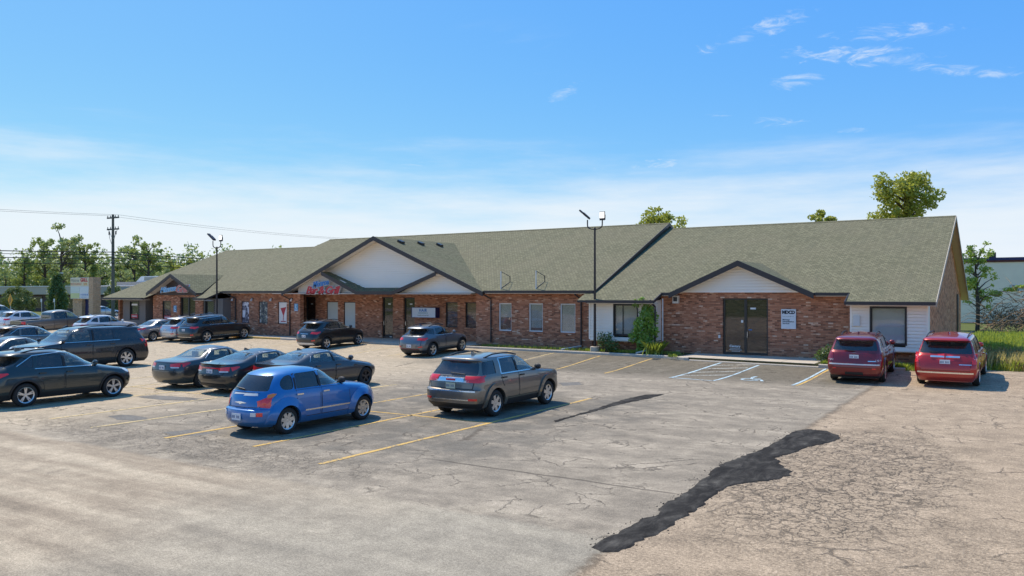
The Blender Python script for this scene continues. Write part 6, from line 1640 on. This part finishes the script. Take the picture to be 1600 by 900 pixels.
def tree_parts(h, cr, cz, seed, nleaf, lsize, mat, clumps=34, crz=None, low=.35, up=1.0, spread=.92):
    """trunk with limbs, and a crown of separate clumps with gaps between them"""
    r = random.Random(seed); crz = crz or cr
    blobs = []; b = MB()
    tr = .022 * h
    b.tube([(0, 0, -.2), (r.uniform(-.1, .1), r.uniform(-.1, .1), h * .3), (r.uniform(-.25, .25), r.uniform(-.25, .25), h * .62), (r.uniform(-.3, .3), r.uniform(-.3, .3), h * .9)], [tr * 1.25, tr, tr * .6, tr * .12], 7)
    for k in range(clumps):
        a = r.uniform(0, 2 * math.pi); e = r.uniform(-1, 1); rr = r.uniform(.35, spread) ; q = math.sqrt(1 - e * e)
        x, y, z = cr * rr * q * math.cos(a), cr * rr * q * math.sin(a), cz + crz * rr * e
        s = cr * r.uniform(.09, .27)
        blobs.append((x, y, z, s * r.uniform(.9, 1.4), s * r.uniform(.9, 1.4), s * r.uniform(.7, 1.2)))
        if k % 2 == 0:
            z0 = max(h * .22, min(h * .8, z - r.uniform(.5, 1.0) * math.hypot(x, y)))
            b.tube([(0, 0, z0), (x * .5, y * .5, z0 + (z - z0) * .6), (x, y, z)], [tr * .45, tr * .26, tr * .07], 5)
    return b.mesh('trunk', M['bark'], smooth=True), leaves('crown', blobs, nleaf, lsize, mat, seed)

def tree(name, loc, parts, label, group=None, rz=0, sc=1.0):
    t = empty(name, loc, rz); tag(t, label, 'tree', group); t.scale = (sc, sc, sc)
    obj('trunk', parts[0], t); obj('crown', parts[1], t)
    return t

far_var = [tree_parts(14, 3.3, 9.0, s, 2000, .27, LF[m], 46, 5.4, spread=1.05) for s, m in ((1, 'tree'), (2, 'far'), (3, 'tree'), (4, 'far'), (6, 'yellow'))]
FAR = [  # most positions worked out from image pixel columns at assumed depths
    (-158.0, 88.0, .66, 3, 'low leafy tree filling the far line above the left shop parapet'), (-149.0, 92.0, .62, 1, 'low leafy tree of the far line just left of the cone-shaped evergreen'), (-141.0, 97.0, .64, 3, 'low leafy tree of the far line just behind the pylon sign'), (-128.0, 104.0, .66, 2, 'low leafy tree of the far line just behind the wooden pole'), (-112.0, 108.0, .62, 4, 'low yellow-green tree of the far line between the pole and the brown gable'),
    (-213.3, 101.5, 0.61, 1, 'low pale tree at the left edge of the far tree line'),
    (-186.3, 92.6, 0.90, 0, 'broad tree behind the round clipped bush, second from the left in the far tree line'),
    (-176.3, 91.8, 1.09, 2, 'tall airy tree left of the tallest in the far tree line'),
    (-169.2, 91.6, 1.19, 1, 'tallest airy tree of the far tree line, above the cone-shaped evergreen'),
    (-186.9, 104.0, 0.80, 0, 'medium tree right behind the cone-shaped evergreen in the far line'),
    (-169.1, 96.4, 1.04, 2, 'tall tree of the far line directly above the pylon sign'),
    (-183.6, 108.5, 0.77, 3, 'medium tree of the far line just left of the wooden pole'),
    (-176.0, 108.6, 0.83, 0, 'medium tree of the far line just right of the wooden pole'),
    (-164.0, 104.3, 1.06, 1, 'tall slender tree right of the wooden pole, left one of a pair'),
    (-157.7, 103.6, 1.06, 2, 'tall tree right of the wooden pole, right one of a pair'),
    (-171.6, 116.1, 0.76, 3, 'medium tree of the far line above the shop with the pale band'),
    (-160.2, 111.5, 0.83, 4, 'yellow-green tree of the far line left of the brown gable'),
    (-161.0, 115.7, 0.78, 4, 'yellow-green tree of the far line just above the brown gable'),
    (-171.8, 127.8, 0.70, 0, 'last tree of the far line peeping over the plaza roof'),
]
for i, (x, y, sc, v, l) in enumerate(FAR):
    tree('leafy_tree', (x, y, -.06), far_var[v], l, 'far tree line', rz=i * 1.7, sc=sc)
# the wood behind them reads as one mass
r = random.Random(9); bl = []
for k in range(240):
    u = k / 240; x = -278 + 235 * u + r.uniform(-4, 4); y = 96 + 118 * u + r.uniform(-10, 10)
    hh = r.uniform(10.5, 16); bl.append((x, y, hh * .55, r.uniform(2.2, 4), r.uniform(2.2, 4), hh * .5))
o = obj('distant_wood', leaves('distant_wood', bl, 90000, .42, LF['far'], 77)); tag(o, 'distant green wood beyond the shops across the road', 'wood', kind='stuff')

def bush(name, loc, blobs, n, size, mat, label, cat='shrub', group=None, seed=1, stems=5, h=1.0, aspect=.62, flat=0.0):
    t = empty(name, loc); tag(t, label, cat, group)
    rr = random.Random(seed); b = MB()
    for k in range(stems):
        q = rr.choice(blobs); b.tube([(rr.uniform(-.1, .1), rr.uniform(-.1, .1), 0), (q[0] * .5, q[1] * .5, q[2] * .55), (q[0], q[1], q[2])], [.03 * h, .02 * h, .008 * h], 5)
    b.build('stem', M['bark'], t, smooth=True)
    obj('foliage', leaves('foliage', blobs, n, size, mat, seed, flat, aspect), t)
    return t
def ball(cx, cy, cz, rx, rz, k, s, seed, taper=0.0):
    r = random.Random(seed); out = []
    for i in range(k):
        a = r.uniform(0, 6.28); e = r.uniform(-1, 1); q = math.sqrt(1 - e * e); t_ = 1 - taper * (e + 1) / 2
        out.append((cx + rx * .82 * q * math.cos(a) * t_, cy + rx * .82 * q * math.sin(a) * t_, cz + rz * .88 * e, s, s, s))
    out.append((cx, cy, cz, rx * .75 * (1 - taper * .4), rx * .75 * (1 - taper * .4), rz * .8))
    return out
bush('round_shrub', (-121, 59.4, 0), ball(0, 0, 1.95, 2.35, 2.05, 70, .5, 3), 5200, .13, LF['ever'], 'round clipped shrub at the far left behind the yellow warning sign', seed=3, h=3)
bush('cone_shrub', (-119.4, 63.9, 0), ball(0, 0, 3.1, 2.0, 3.2, 90, .5, 4, .75), 6500, .13, LF['dark'], 'tall cone-shaped evergreen left of the pylon sign', seed=4, h=4)
bush('round_shrub', (-119.1, 72.5, 0), ball(0, 0, 2.2, 1.5, 2.2, 40, .45, 5), 3000, .13, LF['ever'], 'rounded shrub partly hidden by the wooden pole across the road', seed=5, h=3)

tp = tree_parts(15.2, 3.3, 11.9, 21, 7000, .15, LF['yellow'], 60, 3.0, spread=.98)
tree('leafy_tree', (-9.3, 82.9, -.06), tp, 'round yellow-green tree crown rising behind the right end of the roof')
tp = tree_parts(11.9, 2.7, 9.9, 22, 3600, .15, LF['yellow'], 40, 2.0, spread=1.0)
tree('leafy_tree', (-31.0, 75.6, -.06), tp, 'yellow-green tree showing in clumps behind the step in the roof')
tp = tree_parts(11.6, 1.6, 10.6, 23, 1200, .14, LF['yellow'], 18, 1.1)
tree('leafy_tree', (-16.8, 84.2, -.06), tp, 'small tree top just peeping over the right roof ridge')
tp = tree_parts(8.2, 1.6, 5.0, 24, 2600, .11, LF['bright'], 64, 3.3, spread=1.2)
t = tree('sapling', (-3.4, 80.5, -.06), tp, 'sparse light green sapling at the right end of the building', sc=.93)
br = MB(); br.tube([(0, 0, 3.0), (1.6, .3, 3.6), (3.4, .5, 4.1), (4.4, .5, 4.15)], [.05, .04, .025, .01], 5); br.build('side_branch', M['bark'], t, smooth=True)
obj('side_leaves', leaves('side_leaves', [(2.6, .4, 3.9, .6, .3, .2), (3.6, .5, 4.15, .7, .3, .16), (1.5, .3, 3.5, .5, .4, .3)], 420, .12, LF['bright'], 31), t)

# heap of dead brush
r = random.Random(12); b = MB()
for k in range(900):
    x, y = r.uniform(-4.5, 12), r.uniform(-4, 4); hz = 3.5 * math.exp(-(y / 3.0)**2) * (1 - .25 * math.sin(x * 1.3)); z = r.uniform(.0, hz)
    a = r.uniform(0, 6.28); L = r.uniform(.8, 2.8); up = r.uniform(-.3, .8)
    p0 = Vector((x, y, z)); p2 = p0 + Vector((math.cos(a), math.sin(a) * .6, up)).normalized() * L; pm_ = (p0 + p2) / 2 + Vector((0, 0, r.uniform(.05, .5)))
    p2.z = max(p2.z, .02)
    b.tube([p0, pm_, p2], [r.uniform(.012, .045), .02, .006], 4, caps=False)
t = empty('brush_pile', (1.6, 80, 0)); tag(t, 'grey-brown heap of dead branches before the white building', 'brush pile')
o = b.build('branches', M['twig'], t); o['kind'] = 'stuff'
o = obj('dead_leaves', leaves('dead_leaves', [(x, 0, .9, 1.2, 2.4, 1.1) for x in np.arange(-4, 11, 1.1)], 9000, .07, simple('brown_leaves', (.17, .13, .075), .95, var=.4), 8), t); o['kind'] = 'stuff'
b = MB()
r = random.Random(3)
for k in range(40):
    x, y = r.uniform(1, 6), r.uniform(-5.6, -4.2); s_ = r.uniform(.15, .45)
    b.add([(x - s_, y - s_ * .6, 0), (x + s_, y - s_ * .5, 0), (x + s_ * .6, y + s_ * .6, 0), (x - s_ * .6, y + s_ * .5, 0), (x + r.uniform(-.1, .1), y, s_ * .9)], [(0, 1, 4), (1, 2, 4), (2, 3, 4), (3, 0, 4)])
o = b.build('rubble', simple('pale_rubble', (.42, .36, .24), .95, var=.3), t); o['kind'] = 'stuff'

def blades(name, n, area, hfun, mat, seed, w=.012, lean=.35, z=0.0):
    r = np.random.default_rng(seed); P_ = np.array([area(r) for _ in range(n)])
    h = np.array([hfun(r, p) for p in P_]); a = r.uniform(0, 6.283, n); ln = h * r.uniform(.05, lean, n)
    v = np.zeros((n, 5, 3)); ca, sa = np.cos(a), np.sin(a); pa, pb = -sa * w, ca * w
    zz = np.array([z(p[1]) if callable(z) else z for p in P_])
    for i, (t_, s_) in enumerate(((0, -1), (0, 1), (.55, .8), (1, 0), (.55, -.8))):
        v[:, i, 0] = P_[:, 0] + pa * s_ + ca * ln * t_ * t_; v[:, i, 1] = P_[:, 1] + pb * s_ + sa * ln * t_ * t_; v[:, i, 2] = zz + h * t_
    me = bpy.data.meshes.new(name); me.vertices.add(n * 5); me.vertices.foreach_set('co', v.reshape(-1)); me.loops.add(n * 5); me.loops.foreach_set('vertex_index', np.arange(n * 5, dtype=np.int32))
    me.polygons.add(n); me.polygons.foreach_set('loop_start', np.arange(0, n * 5, 5, dtype=np.int32))
    me.materials.append(mat); me.update(calc_edges=True)
    return obj(name, me)
fz = lambda y: (0.2 - .05 * (y - 36.5)) if y < 40.5 else -.04
o = blades('tall_grass', 15000, lambda r: (r.uniform(-3.2, 13), 38.6 + 8 * r.uniform(0, 1)**1.3), lambda r, p: r.uniform(.3, .85), LF['drygrass'], 1, .016, .5, fz); tag(o, 'tall straw-coloured grass at the end of the driveway', 'grass', kind='stuff')
o = blades('green_grass', 15000, lambda r: (r.uniform(-3.3, 13), 38.3 + 9 * r.uniform(0, 1)), lambda r, p: r.uniform(.2, .55), LF['grass'], 2, .018, .5, fz); tag(o, 'green grass among the straw at the end of the driveway', 'grass', kind='stuff')
o = blades('meadow_grass', 26000, lambda r: (r.uniform(-3.2, 16), 46 + 29 * r.uniform(0, 1)**1.2), lambda r, p: r.uniform(.15, .42), LF['grass'], 3, .035, .5, -.05); tag(o, 'bright green meadow beside the end wall', 'grass', kind='stuff')
def verge_pt(r):
    x = r.choice([r.uniform(-25.5, -15), r.uniform(-7.2, -4.0), r.uniform(-19, -13.6), r.uniform(-7.2, -3.9)]); 
    return (x, (36.9 if x < -14 else 35.45) + r.exponential(.28))
o = blades('verge_grass', 5200, verge_pt, lambda r, p: r.uniform(.04, .17), LF['bright'], 4, .012, .7, .31); tag(o, 'thin bright grass along the kerb before the brick wall', 'grass', kind='stuff')
o = blades('lawn_patch', 3500, lambda r: (r.uniform(-4.6, -2.4), r.uniform(35.4, 39)), lambda r, p: r.uniform(.05, .2), LF['bright'], 6, .015, .7, .2); tag(o, 'bright grass patch between the two red cars and the end wall', 'grass', kind='stuff')

# plants along the front
vb_ = [(.0, .0, 2.3, .32, .22, .35), (-.25, -.05, 2.55, .35, .2, .22), (-.1, -.1, 1.8, .40, .25, .4), (-.35, -.12, 1.35, .5, .3, .42), (-.45, -.15, .9, .55, .35, .45), (-.1, -.1, .6, .5, .35, .35), (.15, 0, 1.4, .3, .25, .5), (.4, .35, 1.7, .3, .2, .35), (-.6, -.1, 1.5, .2, .2, .2), (-.2, -.1, .25, .5, .3, .25)]
vb_ = [(q[0] * .72 + .05, *q[1:3], q[3] * .8, *q[4:]) for q in vb_]
bush('climbing_vine', (-15.75, 37.0, .31), vb_ + [(.1, .1, 2.05, .35, .25, .4), (-.45, -.1, 2.45, .25, .2, .2), (.3, .2, 1.1, .35, .25, .5), (-.55, -.15, .75, .28, .25, .3)], 2000, .09, LF['vine'], 'leafy green vine climbing the corner of the white siding bay', 'vine', seed=6, stems=7, aspect=.5)
bush('low_shrub', (-17.75, 36.85, .31), [(0, 0, .45, .5, .3, .4), (.35, -.05, .35, .4, .3, .32), (-.3, 0, .7, .28, .2, .35), (.1, 0, .8, .25, .2, .22)], 620, .065, LF['dark'], 'dark green shrub below the white siding bay window', seed=7, aspect=.45)
bush('low_shrub', (-7.0, 36.5, .31), [(0, 0, .4, .55, .45, .42), (.5, .1, .45, .5, .4, .45), (.9, .2, .35, .45, .4, .35), (-.35, -.1, .25, .35, .3, .25)], 1100, .07, LF['dark'], 'dark green shrub beside the dark red SUV against the brick', seed=8, aspect=.45)
t = empty('strap_leaf_clump', (-15.05, 36.45, .31)); tag(t, 'yellow-green strap-leaved clump at the foot of the vine', 'plant')
o = blades('foliage', 190, lambda r: (r.normal(0, .16), r.normal(0, .14)), lambda r, p: r.uniform(.35, .72), LF['bright'], 9, .03, 1.1, 0.0); o.parent = t
